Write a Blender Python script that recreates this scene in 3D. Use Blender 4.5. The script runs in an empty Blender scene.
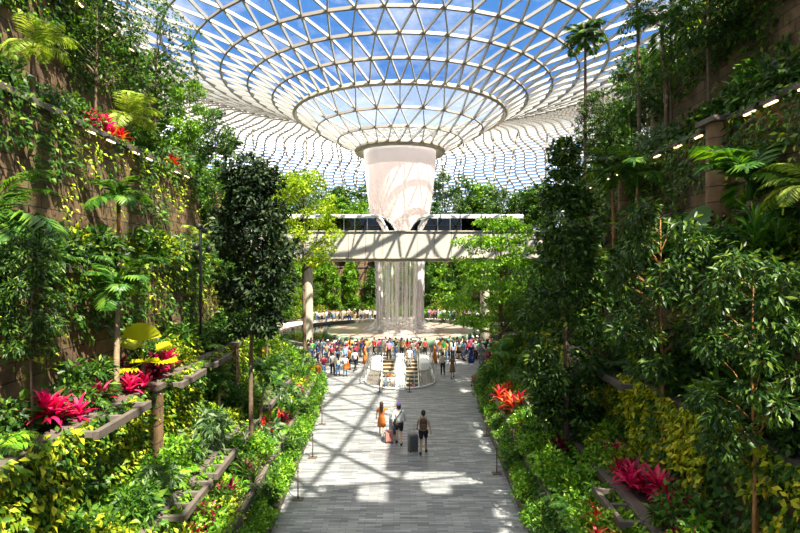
import bpy, math, random
import numpy as np
from mathutils import Vector, Matrix, Euler
random.seed(7)
RNG = np.random.default_rng(11)
SC = bpy.context.scene
COL = SC.collection
PI = math.pi
R = math.radians

# ------------------------------------------------------------------ materials
MATS = {}
def nmat(name):
    m = bpy.data.materials.new(name); m.use_nodes = True
    nt = m.node_tree; nt.nodes.clear()
    out = nt.nodes.new('ShaderNodeOutputMaterial')
    return m, nt, out
def N(nt, t, **kw):
    n = nt.nodes.new(t)
    for k, v in kw.items():
        if k in n.inputs.keys(): n.inputs[k].default_value = v
        else: setattr(n, k, v)
    return n
def ramp(nt, stops, interp='LINEAR'):
    n = nt.nodes.new('ShaderNodeValToRGB'); cr = n.color_ramp; cr.interpolation = interp
    while len(cr.elements) < len(stops): cr.elements.new(0.5)
    for e, (p, c) in zip(cr.elements, stops):
        e.position = p; e.color = (*c, 1) if len(c) == 3 else c
    return n
def plain(name, col, rough=0.6, metal=0.0, var=0.12, scale=6.0, spec=0.5):
    """painted / stone / cloth surface with a little tone variation"""
    if name in MATS: return MATS[name]
    m, nt, out = nmat(name); L = nt.links
    b = N(nt, 'ShaderNodeBsdfPrincipled'); b.inputs['Roughness'].default_value = rough
    b.inputs['Metallic'].default_value = metal
    b.inputs['Specular IOR Level'].default_value = spec
    tc = N(nt, 'ShaderNodeTexCoord'); no = N(nt, 'ShaderNodeTexNoise'); no.inputs['Scale'].default_value = scale
    no.inputs['Detail'].default_value = 3
    L.new(tc.outputs['Object'], no.inputs['Vector'])
    r = ramp(nt, [(0.25, tuple(c * (1 - var) for c in col)), (0.75, tuple(min(1, c * (1 + var)) for c in col))])
    L.new(no.outputs['Fac'], r.inputs['Fac']); L.new(r.outputs['Color'], b.inputs['Base Color'])
    L.new(b.outputs['BSDF'], out.inputs['Surface'])
    MATS[name] = m; return m
def leafmat(name, stops, trans=0.35, rough=0.42, spec=0.35):
    m, nt, out = nmat(name); L = nt.links
    g = N(nt, 'ShaderNodeNewGeometry')
    r = ramp(nt, stops); L.new(g.outputs['Random Per Island'], r.inputs['Fac'])
    b = N(nt, 'ShaderNodeBsdfPrincipled'); b.inputs['Roughness'].default_value = rough
    b.inputs['Specular IOR Level'].default_value = spec
    L.new(r.outputs['Color'], b.inputs['Base Color'])
    t = N(nt, 'ShaderNodeBsdfTranslucent')
    hs = N(nt, 'ShaderNodeHueSaturation'); hs.inputs['Value'].default_value = 1.25; hs.inputs['Saturation'].default_value = 1.1
    hs.inputs['Hue'].default_value = 0.492
    L.new(r.outputs['Color'], hs.inputs['Color']); L.new(hs.outputs['Color'], t.inputs['Color'])
    mx = N(nt, 'ShaderNodeMixShader'); mx.inputs['Fac'].default_value = trans
    L.new(b.outputs['BSDF'], mx.inputs[1]); L.new(t.outputs['BSDF'], mx.inputs[2])
    L.new(mx.outputs['Shader'], out.inputs['Surface'])
    MATS[name] = m; return m
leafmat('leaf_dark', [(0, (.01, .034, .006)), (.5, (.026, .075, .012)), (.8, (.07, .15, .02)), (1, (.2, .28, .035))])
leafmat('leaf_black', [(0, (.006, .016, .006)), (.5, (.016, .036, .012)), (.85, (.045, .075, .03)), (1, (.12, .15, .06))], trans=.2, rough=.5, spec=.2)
leafmat('leaf_mid', [(0, (.018, .06, .01)), (.5, (.045, .13, .016)), (.85, (.1, .22, .025)), (1, (.25, .36, .04))])
leafmat('leaf_fresh', [(0, (.05, .16, .012)), (.5, (.13, .32, .02)), (1, (.34, .52, .04))])
leafmat('leaf_lime', [(0, (.14, .3, .01)), (.5, (.3, .46, .02)), (1, (.6, .66, .05))])
leafmat('leaf_yellow', [(0, (.03, .1, .01)), (.35, (.1, .2, .012)), (.7, (.32, .4, .02)), (1, (.68, .62, .04))])
leafmat('leaf_yellow_lit', [(0, (.06, .16, .012)), (.35, (.3, .4, .02)), (.75, (.72, .66, .03)), (1, (.9, .8, .08))])  # brighter copy of leaf_yellow: sunlight on the right bank put into the colour
leafmat('leaf_gold', [(0, (.4, .5, .02)), (1, (.68, .68, .03))], trans=.45)
leafmat('leaf_pink', [(0, (.16, .006, .03)), (.4, (.6, .01, .09)), (.8, (.85, .03, .16)), (1, (.9, .12, .2))], trans=.4)
leafmat('leaf_red', [(0, (.4, .01, .02)), (.5, (.8, .03, .03)), (.8, (.9, .12, .05)), (1, (.85, .4, .12))], trans=.4)
leafmat('leaf_maroon', [(0, (.03, .006, .012)), (.6, (.12, .012, .03)), (1, (.4, .02, .08))])
leafmat('leaf_palm', [(0, (.02, .08, .012)), (.5, (.05, .16, .02)), (1, (.16, .3, .03))], rough=.35)
leafmat('leaf_palm_light', [(0, (.12, .24, .02)), (.5, (.28, .4, .05)), (1, (.5, .56, .12))], rough=.4)
leafmat('leaf_silver', [(0, (.04, .1, .03)), (.5, (.1, .18, .07)), (1, (.24, .32, .16))], rough=.45)
plain('bark', (.13, .085, .05), .85, var=.4, scale=8)
plain('bark_pale', (.3, .22, .13), .8, var=.35, scale=8)
plain('bark_orange', (.36, .16, .05), .75, var=.35, scale=6)
plain('soil', (.05, .035, .022), .95, var=.4, scale=3)
plain('coping_stone', (.11, .088, .075), .7, var=.3, scale=2)
plain('planter_concrete', (.12, .1, .085), .75, var=.2, scale=3)
plain('pier_concrete', (.5, .45, .36), .7, var=.1, scale=.8)
plain('white_paint', (.86, .86, .84), .4, var=.03)
plain('frame_white', (.4, .39, .375), .45, var=.03, scale=.4)
plain('fin_white', (.62, .62, .62), .5, var=.08)
plain('frame_ring', (.2, .175, .15), .5, var=.1, scale=.4)
plain('oculus_metal', (.36, .31, .25), .4, var=.08, metal=.1)
plain('dark_metal', (.03, .028, .026), .45, var=.1)
plain('brown_metal', (.09, .06, .04), .5, var=.1)
plain('steel', (.55, .55, .54), .3, metal=.9, var=.05)
plain('rubber', (.02, .02, .02), .5)
plain('skin_light', (.62, .38, .26), .5, var=.04)
plain('skin_tan', (.42, .24, .14), .5, var=.04)
plain('hair_black', (.015, .012, .01), .45, var=.2)
plain('hair_brown', (.05, .022, .01), .45, var=.2)

def beammat():
    m, nt, out = nmat('beam_cladding'); L = nt.links
    tc = N(nt, 'ShaderNodeTexCoord'); mp = N(nt, 'ShaderNodeMapping')
    L.new(tc.outputs['Object'], mp.inputs['Vector'])
    sx = N(nt, 'ShaderNodeSeparateXYZ'); L.new(mp.outputs['Vector'], sx.inputs['Vector'])
    mo = N(nt, 'ShaderNodeMath', operation='PINGPONG'); mo.inputs[1].default_value = .86
    L.new(sx.outputs['X'], mo.inputs[0])
    r = ramp(nt, [(0.0, (.22, .2, .17)), (.03, (.5, .47, .42))], 'CONSTANT')
    L.new(mo.outputs[0], r.inputs['Fac'])
    b = N(nt, 'ShaderNodeBsdfPrincipled'); b.inputs['Roughness'].default_value = .45
    L.new(r.outputs['Color'], b.inputs['Base Color']); L.new(b.outputs['BSDF'], out.inputs['Surface'])
    MATS['beam_cladding'] = m
beammat()
def stonemat(name, c1, c2, mortar, scale=1.0, bw=1.1, rh=.42):
    m, nt, out = nmat(name); L = nt.links
    uv = N(nt, 'ShaderNodeUVMap'); uv.uv_map = 'UVMap'
    br = N(nt, 'ShaderNodeTexBrick'); br.inputs['Scale'].default_value = scale
    br.inputs['Brick Width'].default_value = bw; br.inputs['Row Height'].default_value = rh
    br.inputs['Mortar Size'].default_value = .018; br.inputs['Bias'].default_value = 0
    br.inputs['Color1'].default_value = (*c1, 1); br.inputs['Color2'].default_value = (*c2, 1); br.inputs['Mortar'].default_value = (*mortar, 1)
    L.new(uv.outputs['UV'], br.inputs['Vector'])
    no = N(nt, 'ShaderNodeTexNoise'); no.inputs['Scale'].default_value = 2.2; no.inputs['Detail'].default_value = 6
    L.new(uv.outputs['UV'], no.inputs['Vector'])
    r = ramp(nt, [(.3, (.55, .52, .48)), (.7, (1.25, 1.2, 1.1))]); L.new(no.outputs['Fac'], r.inputs['Fac'])
    mx = N(nt, 'ShaderNodeMix', data_type='RGBA', blend_type='MULTIPLY'); mx.inputs['Factor'].default_value = 1
    L.new(br.outputs['Color'], mx.inputs[6]); L.new(r.outputs['Color'], mx.inputs[7])
    b = N(nt, 'ShaderNodeBsdfPrincipled'); b.inputs['Roughness'].default_value = .85
    L.new(mx.outputs[2], b.inputs['Base Color'])
    bu = N(nt, 'ShaderNodeBump'); bu.inputs['Strength'].default_value = .5; bu.inputs['Distance'].default_value = .03
    L.new(br.outputs['Fac'], bu.inputs['Height']); bu.invert = True
    L.new(bu.outputs['Normal'], b.inputs['Normal'])
    L.new(b.outputs['BSDF'], out.inputs['Surface'])
    MATS[name] = m
stonemat('stone_wall', (.13, .085, .05), (.22, .14, .08), (.05, .035, .025))
stonemat('stone_pillar', (.2, .12, .06), (.27, .17, .09), (.06, .04, .03), rh=.5, bw=4)
def pavemat():
    m, nt, out = nmat('paving'); L = nt.links
    tc = N(nt, 'ShaderNodeTexCoord')
    br = N(nt, 'ShaderNodeTexBrick'); br.inputs['Scale'].default_value = 1
    br.inputs['Brick Width'].default_value = .55; br.inputs['Row Height'].default_value = .12
    br.inputs['Mortar Size'].default_value = .007; br.inputs['Bias'].default_value = 0
    br.inputs['Color1'].default_value = (.14, .15, .17, 1); br.inputs['Color2'].default_value = (.38, .385, .39, 1); br.inputs['Mortar'].default_value = (.1, .1, .1, 1)
    br.offset_frequency = 2; br.offset = .37
    L.new(tc.outputs['Object'], br.inputs['Vector'])
    mp = N(nt, 'ShaderNodeMapping'); mp.inputs['Scale'].default_value = (.5, 3.2, 1); L.new(tc.outputs['Object'], mp.inputs['Vector'])
    no = N(nt, 'ShaderNodeTexNoise'); no.inputs['Scale'].default_value = 1.3; no.inputs['Detail'].default_value = 5
    L.new(mp.outputs['Vector'], no.inputs['Vector'])
    r = ramp(nt, [(.3, (.6, .6, .61)), (.7, (1.2, 1.2, 1.2))]); L.new(no.outputs['Fac'], r.inputs['Fac'])
    mx = N(nt, 'ShaderNodeMix', data_type='RGBA', blend_type='MULTIPLY'); mx.inputs['Factor'].default_value = 1
    L.new(br.outputs['Color'], mx.inputs[6]); L.new(r.outputs['Color'], mx.inputs[7])
    b = N(nt, 'ShaderNodeBsdfPrincipled'); b.inputs['Roughness'].default_value = .42
    L.new(mx.outputs[2], b.inputs['Base Color']); L.new(b.outputs['BSDF'], out.inputs['Surface'])
    MATS['paving'] = m
pavemat()
def glassmat(name, tint, gloss=.06, rough=.02):
    m, nt, out = nmat(name); L = nt.links
    t = N(nt, 'ShaderNodeBsdfTransparent'); t.inputs['Color'].default_value = (*tint, 1)
    g = N(nt, 'ShaderNodeBsdfGlossy'); g.inputs['Roughness'].default_value = rough
    mx = N(nt, 'ShaderNodeMixShader'); mx.inputs['Fac'].default_value = gloss
    L.new(t.outputs['BSDF'], mx.inputs[1]); L.new(g.outputs['BSDF'], mx.inputs[2]); L.new(mx.outputs['Shader'], out.inputs['Surface'])
    MATS[name] = m
glassmat('roof_glass', (.93, .96, .98), .04)
glassmat('clear_glass', (.8, .88, .86), .1)
glassmat('window_dark', (.03, .03, .035), .06)
def frosted(name, col, alpha):
    m, nt, out = nmat(name); L = nt.links
    t = N(nt, 'ShaderNodeBsdfTransparent'); d = N(nt, 'ShaderNodeBsdfDiffuse'); d.inputs['Color'].default_value = (*col, 1)
    tr = N(nt, 'ShaderNodeBsdfTranslucent'); tr.inputs['Color'].default_value = (*col, 1)
    a = N(nt, 'ShaderNodeMixShader'); a.inputs['Fac'].default_value = .5; L.new(d.outputs[0], a.inputs[1]); L.new(tr.outputs[0], a.inputs[2])
    mx = N(nt, 'ShaderNodeMixShader'); mx.inputs['Fac'].default_value = alpha
    L.new(t.outputs['BSDF'], mx.inputs[1]); L.new(a.outputs[0], mx.inputs[2]); L.new(mx.outputs['Shader'], out.inputs['Surface'])
    MATS[name] = m
frosted('frit_glass', (.8, .82, .84), .18)
frosted('inner_glass', (.85, .92, .95), .22)
def watermat(name, stops, sc=(30, 30, 2.2), col=(1, .985, .99), back=.5):
    """falling water: white droplets with clear gaps between them"""
    m, nt, out = nmat(name); L = nt.links
    tc = N(nt, 'ShaderNodeTexCoord'); mp = N(nt, 'ShaderNodeMapping'); mp.inputs['Scale'].default_value = sc
    L.new(tc.outputs['Object'], mp.inputs['Vector'])
    no = N(nt, 'ShaderNodeTexNoise'); no.inputs['Scale'].default_value = .35; no.inputs['Detail'].default_value = 6; no.inputs['Roughness'].default_value = .7
    L.new(mp.outputs['Vector'], no.inputs['Vector'])
    r = ramp(nt, stops)
    sz = N(nt, 'ShaderNodeSeparateXYZ'); L.new(tc.outputs['Object'], sz.inputs['Vector'])   # the sheet is denser near the brim and breaks up lower down
    mr = N(nt, 'ShaderNodeMapRange'); mr.inputs['From Min'].default_value = 12; mr.inputs['From Max'].default_value = 20; mr.inputs['To Min'].default_value = 0; mr.inputs['To Max'].default_value = .3
    L.new(sz.outputs['Z'], mr.inputs['Value']); ad = N(nt, 'ShaderNodeMath', operation='ADD'); L.new(no.outputs['Fac'], ad.inputs[0]); L.new(mr.outputs['Result'], ad.inputs[1]); L.new(ad.outputs[0], r.inputs['Fac'])
    d = N(nt, 'ShaderNodeBsdfDiffuse'); d.inputs['Color'].default_value = (*col, 1)
    tr = N(nt, 'ShaderNodeBsdfTranslucent'); tr.inputs['Color'].default_value = (*col, 1)
    a = N(nt, 'ShaderNodeMixShader'); a.inputs['Fac'].default_value = back; L.new(d.outputs[0], a.inputs[1]); L.new(tr.outputs[0], a.inputs[2])
    t = N(nt, 'ShaderNodeBsdfTransparent')
    mx = N(nt, 'ShaderNodeMixShader'); L.new(r.outputs['Color'], mx.inputs['Fac'])
    L.new(t.outputs['BSDF'], mx.inputs[1]); L.new(a.outputs[0], mx.inputs[2]); L.new(mx.outputs['Shader'], out.inputs['Surface'])
    MATS[name] = m
g_ = lambda v: (v, v, v)
watermat('water_veil', [(.34, g_(.3)), (.5, g_(.62)), (.64, g_(.95))], sc=(11, 11, 7), col=(1, .93, .92))
watermat('water_thin', [(.42, g_(.02)), (.66, g_(.22))], sc=(12, 12, .6), back=.3)
watermat('water_top', [(.3, g_(.85)), (.6, g_(1.0))], sc=(8, 8, 2))
watermat('water_stream', [(.34, g_(.1)), (.6, g_(.9))], sc=(10, 10, .5), back=.15)
watermat('water_foam', [(.4, g_(.0)), (.62, g_(.7))], sc=(4, 4, 4))
def poolmat():
    m, nt, out = nmat('pool_water'); L = nt.links
    b = N(nt, 'ShaderNodeBsdfPrincipled'); b.inputs['Base Color'].default_value = (.03, .035, .03, 1); b.inputs['Roughness'].default_value = .08
    tc = N(nt, 'ShaderNodeTexCoord'); no = N(nt, 'ShaderNodeTexNoise'); no.inputs['Scale'].default_value = 2.5; L.new(tc.outputs['Object'], no.inputs['Vector'])
    bu = N(nt, 'ShaderNodeBump'); bu.inputs['Strength'].default_value = .15; L.new(no.outputs['Fac'], bu.inputs['Height']); L.new(bu.outputs['Normal'], b.inputs['Normal'])
    L.new(b.outputs['BSDF'], out.inputs['Surface']); MATS['pool_water'] = m
poolmat()
plain('dish_water', (.6, .47, .41), .12, var=.12, scale=.5)
plain('dish_side', (.2, .3, .2), .15, var=.15, scale=1)
def emat(name, col, s):
    m, nt, out = nmat(name); e = N(nt, 'ShaderNodeEmission'); e.inputs['Color'].default_value = (*col, 1); e.inputs['Strength'].default_value = s
    nt.links.new(e.outputs[0], out.inputs['Surface']); MATS[name] = m
emat('lamp_glow', (1, .74, .42), 3.2)

# ------------------------------------------------------------------ mesh helpers
class MB:
    """collects shapes and links them as one mesh"""
    def __init__(s): s.v = []; s.f = []; s.uv = None
    def add(s, vs, fs):
        o = len(s.v); s.v += [tuple(p) for p in vs]; s.f += [tuple(i + o for i in f) for f in fs]; return s
    def box(s, c, d, rot=None, bev=0):
        x, y, z = d[0] / 2, d[1] / 2, d[2] / 2
        if bev <= 0:
            vs = [Vector((a * x, b * y, e * z)) for a in (-1, 1) for b in (-1, 1) for e in (-1, 1)]
            fs = [(0, 1, 3, 2), (4, 6, 7, 5), (0, 4, 5, 1), (2, 3, 7, 6), (0, 2, 6, 4), (1, 5, 7, 3)]
        else:
            b = min(bev, x * .9, y * .9, z * .9); vs = []; fs = []
            prof = [(x - b, y - b), ]
            ring = []
            for (sx, sy) in ((1, 1), (-1, 1), (-1, -1), (1, -1)):
                cx, cy = sx * (x - b), sy * (y - b)
                a0 = {(1, 1): 0, (-1, 1): 90, (-1, -1): 180, (1, -1): 270}[(sx, sy)]
                for k in (0, 45, 90):
                    a = R(a0 + k); ring.append((cx, cy, math.cos(a), math.sin(a)))
            n = len(ring)
            lv = [(-z, 0), (-z + b, b), (z - b, b), (z, 0)]
            for (zz, o) in lv:
                for (cx, cy, ca, sa) in ring: vs.append(Vector((cx + ca * o, cy + sa * o, zz)))
            for l in range(3):
                for i in range(n): fs.append((l * n + i, l * n + (i + 1) % n, (l + 1) * n + (i + 1) % n, (l + 1) * n + i))
            fs.append(tuple(range(n - 1, -1, -1))); fs.append(tuple(range(3 * n, 4 * n)))
        m = rot.to_matrix() if isinstance(rot, Euler) else (rot or Matrix.Identity(3))
        return s.add([m @ v + Vector(c) for v in vs], fs)
    def tube(s, pts, rs, n=8, cap=True):
        pts = [Vector(p) for p in pts]
        if not isinstance(rs, (list, tuple)): rs = [rs] * len(pts)
        vs = []; fs = []
        up = Vector((0, 0, 1))
        for i, p in enumerate(pts):
            t = (pts[min(i + 1, len(pts) - 1)] - pts[max(i - 1, 0)])
            t = t.normalized() if t.length > 1e-9 else Vector((0, 0, 1))
            a = t.cross(up if abs(t.z) < .95 else Vector((1, 0, 0))).normalized(); b = t.cross(a)
            for k in range(n):
                q = 2 * PI * k / n; vs.append(p + (a * math.cos(q) + b * math.sin(q)) * rs[i])
        for i in range(len(pts) - 1):
            for k in range(n): fs.append((i * n + k, i * n + (k + 1) % n, (i + 1) * n + (k + 1) % n, (i + 1) * n + k))
        if cap: fs.append(tuple(range(n - 1, -1, -1))); fs.append(tuple(range((len(pts) - 1) * n, len(pts) * n)))
        return s.add(vs, fs)
    def lathe(s, prof, n=32, c=(0, 0, 0), sx=1, sy=1, a0=0, a1=2 * PI):
        full = abs(a1 - a0 - 2 * PI) < 1e-6; cnt = n if full else n + 1
        vs = []; fs = []
        for (r, z) in prof:
            for k in range(cnt):
                a = a0 + (a1 - a0) * k / n; vs.append((c[0] + r * math.cos(a) * sx, c[1] + r * math.sin(a) * sy, c[2] + z))
        for i in range(len(prof) - 1):
            for k in range(n):
                k2 = (k + 1) % cnt; fs.append((i * cnt + k, i * cnt + k2, (i + 1) * cnt + k2, (i + 1) * cnt + k))
        return s.add(vs, fs)
    def loft(s, rings, n=14):
        """rings: (cx, cy, z, rx, ry)"""
        vs = []; fs = []
        for (cx, cy, z, rx, ry) in rings:
            for k in range(n): a = 2 * PI * k / n; vs.append((cx + rx * math.cos(a), cy + ry * math.sin(a), z))
        for i in range(len(rings) - 1):
            for k in range(n): fs.append((i * n + k, i * n + (k + 1) % n, (i + 1) * n + (k + 1) % n, (i + 1) * n + k))
        fs.append(tuple(range(n - 1, -1, -1))); fs.append(tuple(range((len(rings) - 1) * n, len(rings) * n)))
        return s.add(vs, fs)
    def mesh(s, name, smooth=False):
        me = bpy.data.meshes.new(name); me.from_pydata(s.v, [], s.f); me.update()
        if smooth: me.polygons.foreach_set('use_smooth', [True] * len(me.polygons))
        return me
def npmesh(name, V, F, smooth=False):
    """V (n,3); F (m,k) faces all of k corners"""
    me = bpy.data.meshes.new(name); k = F.shape[1]
    me.vertices.add(len(V)); me.vertices.foreach_set('co', np.ascontiguousarray(V, dtype=np.float32).ravel())
    me.loops.add(F.size); me.loops.foreach_set('vertex_index', F.ravel().astype(np.int32))
    me.polygons.add(len(F)); me.polygons.foreach_set('loop_start', np.arange(0, F.size, k, dtype=np.int32))
    me.polygons.foreach_set('loop_total', np.full(len(F), k, dtype=np.int32))
    if smooth: me.polygons.foreach_set('use_smooth', np.ones(len(F), dtype=bool))
    me.update(calc_edges=True); return me
def ob(name, me, mat, parent=None, loc=(0, 0, 0), rot=(0, 0, 0), scale=1):
    if isinstance(me, MB): me = me.mesh(name)
    o = bpy.data.objects.new(name, me); COL.objects.link(o)
    if mat is not None:
        m = MATS[mat] if isinstance(mat, str) else mat
        if len(me.materials) == 0: me.materials.append(m)
        if me.materials[0] is not m:
            o.material_slots[0].link = 'OBJECT'; o.material_slots[0].material = m
    o.location = loc; o.rotation_euler = rot
    o.scale = (scale,) * 3 if not isinstance(scale, (tuple, list)) else scale
    if parent is not None: o.parent = parent
    return o
def root(name, loc=(0, 0, 0), rz=0, scale=1):
    o = bpy.data.objects.new(name, None); COL.objects.link(o); o.location = loc; o.rotation_euler = (0, 0, rz); o.scale = (scale,) * 3
    o.empty_display_size = .1
    return o
USED = {}
def tag(o, label, cat, group=None, kind=None):
    o['label'] = label; o['category'] = cat
    if group: o['group'] = group
    if kind: o['kind'] = kind
    USED[label] = USED.get(label, 0) + 1
    return o
def struct(o): o['kind'] = 'structure'; return o
ORD = ['first', 'second', 'third', 'fourth', 'fifth', 'sixth', 'seventh', 'eighth', 'ninth', 'tenth', 'eleventh', 'twelfth']
def ordn(k):
    if k < 12: return ORD[k]
    k += 1; return str(k) + ('th' if 10 <= k % 100 <= 20 else {1: 'st', 2: 'nd', 3: 'rd'}.get(k % 10, 'th'))

# ------------------------------------------------------------------ leaves
def unit(a): return a / np.maximum(np.linalg.norm(a, axis=-1, keepdims=True), 1e-9)
def leafset(P, D, Nn, Ln, W, fold=.18, droop=.15):
    """P base points, D directions, Nn approx normals, Ln lengths, W widths -> V, F(tris)"""
    n = len(P); D = unit(D); S = unit(np.cross(D, Nn)); U = unit(np.cross(S, D))
    Ln = np.broadcast_to(np.asarray(Ln, float), (n,))[:, None]; W = np.broadcast_to(np.asarray(W, float), (n,))[:, None]
    b = P; mid = P + D * Ln * .45
    l = mid + S * W * .5 + U * W * fold; r = mid - S * W * .5 + U * W * fold
    t = P + D * Ln - U * Ln * droop
    V = np.stack([b, l, t, r, mid], 1).reshape(-1, 3)
    base = (np.arange(n) * 5)[:, None, None]
    F = (np.array([[0, 4, 1], [1, 4, 2], [0, 3, 4], [4, 3, 2]])[None] + base).reshape(-1, 3)
    return V, F
def merge(parts):
    Vs, Fs, o = [], [], 0
    for V, F in parts: Vs.append(V); Fs.append(F + o); o += len(V)
    return np.concatenate(Vs), np.concatenate(Fs)
def rand_unit(n, rng): return unit(rng.normal(size=(n, 3)))
def cloud(centres, radii, per, L, W, rng, up=.6, flat=1.0, droop=.2, jitter=.3):
    """leaf clusters: shells of leaves round every centre"""
    C = np.repeat(np.asarray(centres, float), per, 0); Rr = np.repeat(np.asarray(radii, float), per)[:, None]
    n = len(C); d = rand_unit(n, rng); rr = rng.uniform(.35, 1, (n, 1)) ** .6
    off = d * rr * Rr; off[:, 2] *= flat
    P = C + off
    D = unit(d + rng.normal(size=(n, 3)) * .5 + np.array([0, 0, -droop]))
    Nn = unit(rng.normal(size=(n, 3)) * .5 + np.array([0, 0, up]) + d * .35)
    s = rng.uniform(1 - jitter, 1 + jitter, n)
    return leafset(P, D, Nn, L * s, W * s)
# ------------------------------------------------------------------ plant prototypes (mesh data)
def shrub_mesh(name, seed, r=.6, h=.9, n=26, per=22, L=.2, W=.09, droop=.2, up=.6):
    rng = np.random.default_rng(seed); c = []; rad = []
    for _ in range(n):
        a = rng.uniform(0, 2 * PI); q = math.sqrt(rng.uniform(0, 1)) * r * .85; z = rng.uniform(.15, 1) * h * math.sqrt(max(.05, 1 - (q / r) ** 2))
        c.append((q * math.cos(a), q * math.sin(a), z)); rad.append(rng.uniform(.16, .3) * r / .6)
    V, F = cloud(c, rad, per, L, W, rng, up=up, droop=droop)
    return npmesh(name, V, F)
def frond(L=2.0, n=34, leaf=.5, w=.05, arch=.9, rise=.8, seed=0, vee=.5, taper=True):
    """one feather frond from the origin, arching along +x"""
    rng = np.random.default_rng(seed)
    t = np.linspace(0, 1, n); ang = rise - (rise + arch) * t ** 1.2
    x = np.concatenate([[0], np.cumsum(np.cos(ang[:-1]))]) * L / n; z = np.concatenate([[0], np.cumsum(np.sin(ang[:-1]))]) * L / n
    P = np.stack([x, np.zeros(n), z], 1); T = np.stack([np.cos(ang), np.zeros(n), np.sin(ang)], 1); U = np.stack([-np.sin(ang), np.zeros(n), np.cos(ang)], 1)
    parts = []; m = t > .12
    prof = np.sin(np.clip(t * 1.05 + .1, 0, 1) * PI) ** .6 if taper else np.ones(n)
    for sgn in (-1, 1):
        D = T * .75 + np.array([0, sgn, 0]) * 1.0 + U * vee * .3 - np.array([0, 0, .25]) + rng.normal(size=(n, 3)) * .08
        V, F = leafset(P[m], D[m], U[m] + np.array([0, sgn * -.3, 0]), leaf * prof[m] + .04, w, fold=.15, droop=.22); parts.append((V, F))
    # rachis
    mb = MB(); mb.tube([P[i] for i in range(0, n, 4)] + [P[-1]], [max(.004, .014 * L / 2 * (1 - i / n)) for i in range(0, n, 4)] + [.002], n=3, cap=False)
    Vr = np.array(mb.v); Fr = np.array([[f[0], f[1], f[2]] for f in mb.f] + [[f[0], f[2], f[3]] for f in mb.f]); parts.append((Vr, Fr))
    return merge(parts)
def rotz(V, a, tilt=0):
    c, s = math.cos(tilt), math.sin(tilt); X = V[:, 0] * c + V[:, 2] * s; Z = -V[:, 0] * s + V[:, 2] * c
    c, s = math.cos(a), math.sin(a); return np.stack([X * c - V[:, 1] * s, X * s + V[:, 1] * c, Z], 1)
def fern_mesh(name, seed, k=11, L=.9, leaf=.22, w=.045, rise=.9, arch=.9):
    rng = np.random.default_rng(seed); parts = []
    for i in range(k):
        V, F = frond(L * rng.uniform(.75, 1.1), 22, leaf, w, arch * rng.uniform(.8, 1.2), rise * rng.uniform(.7, 1.2), seed=seed + i)
        parts.append((rotz(V, 2 * PI * i / k + rng.uniform(-.2, .2)), F))
    V, F = merge(parts); return npmesh(name, V, F)
def strap_mesh(name, seed, k=26, L=.6, w=.09, stems=3, h=.5, spread=.9):
    """cordyline: rosettes of long blades on short canes"""
    rng = np.random.default_rng(seed); parts = []
    for s in range(stems):
        bx, by = rng.normal(size=2) * .17; hz = h * rng.uniform(.5, 1.1)
        for i in range(k):
            a = i * 2.4 + rng.uniform(-.2, .2); el = R(80 - 75 * (i / k) * spread + rng.uniform(-8, 8)); l = L * rng.uniform(.75, 1.1)
            n = 4; pts = []; e = el; p = np.array([bx, by, hz - .01 * i])
            for q in range(n):
                pts.append(p.copy()); p = p + np.array([math.cos(a) * math.cos(e), math.sin(a) * math.cos(e), math.sin(e)]) * l / (n - 1); e -= .38
            side = np.array([-math.sin(a), math.cos(a), 0]) * w / 2; ww = [.35, 1, .8, .04]
            V = []; 
            for q in range(n): V += [pts[q] + side * ww[q], pts[q] - side * ww[q]]
            F = []
            for q in range(n - 1): F += [[2 * q, 2 * q + 1, 2 * q + 3], [2 * q, 2 * q + 3, 2 * q + 2]]
            parts.append((np.array(V), np.array(F)))
    V, F = merge(parts); return npmesh(name, V, F)
def fan_leaf(n=18, L=.8, span=5.0, pleat=.06, cup=.25):
    """round pleated fan blade on a stalk, blade centre at origin"""
    V = [(0, 0, 0)]; F = []
    for i in range(2 * n + 1):
        a = -span / 2 + span * i / (2 * n); r = L * (1 if i % 2 == 0 else .9); V.append((math.cos(a) * r, math.sin(a) * r, (pleat if i % 2 else -pleat) + cup * r * .6))
    for i in range(2 * n): F.append((0, i + 1, i + 2))
    return np.array(V), np.array(F)
def fan_mesh(name, seed, k=7, L=.55, stalk=.7):
    rng = np.random.default_rng(seed); parts = []
    for i in range(k):
        V, F = fan_leaf(9, L * rng.uniform(.8, 1.1)); a = 2 * PI * i / k + rng.uniform(-.3, .3); el = rng.uniform(.3, 1.2)
        V = rotz(V, 0, .5 - el * .5); V = rotz(V, a) + np.array([math.cos(a) * math.cos(el), math.sin(a) * math.cos(el), math.sin(el)]) * stalk
        parts.append((V, F))
        mb = MB(); mb.tube([(0, 0, 0), tuple(np.array([math.cos(a) * math.cos(el), math.sin(a) * math.cos(el), math.sin(el)]) * stalk)], .012, n=3, cap=False)
        parts.append((np.array(mb.v), np.array([[f[0], f[1], f[2]] for f in mb.f] + [[f[0], f[2], f[3]] for f in mb.f])))
    V, F = merge(parts); return npmesh(name, V, F)

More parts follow.
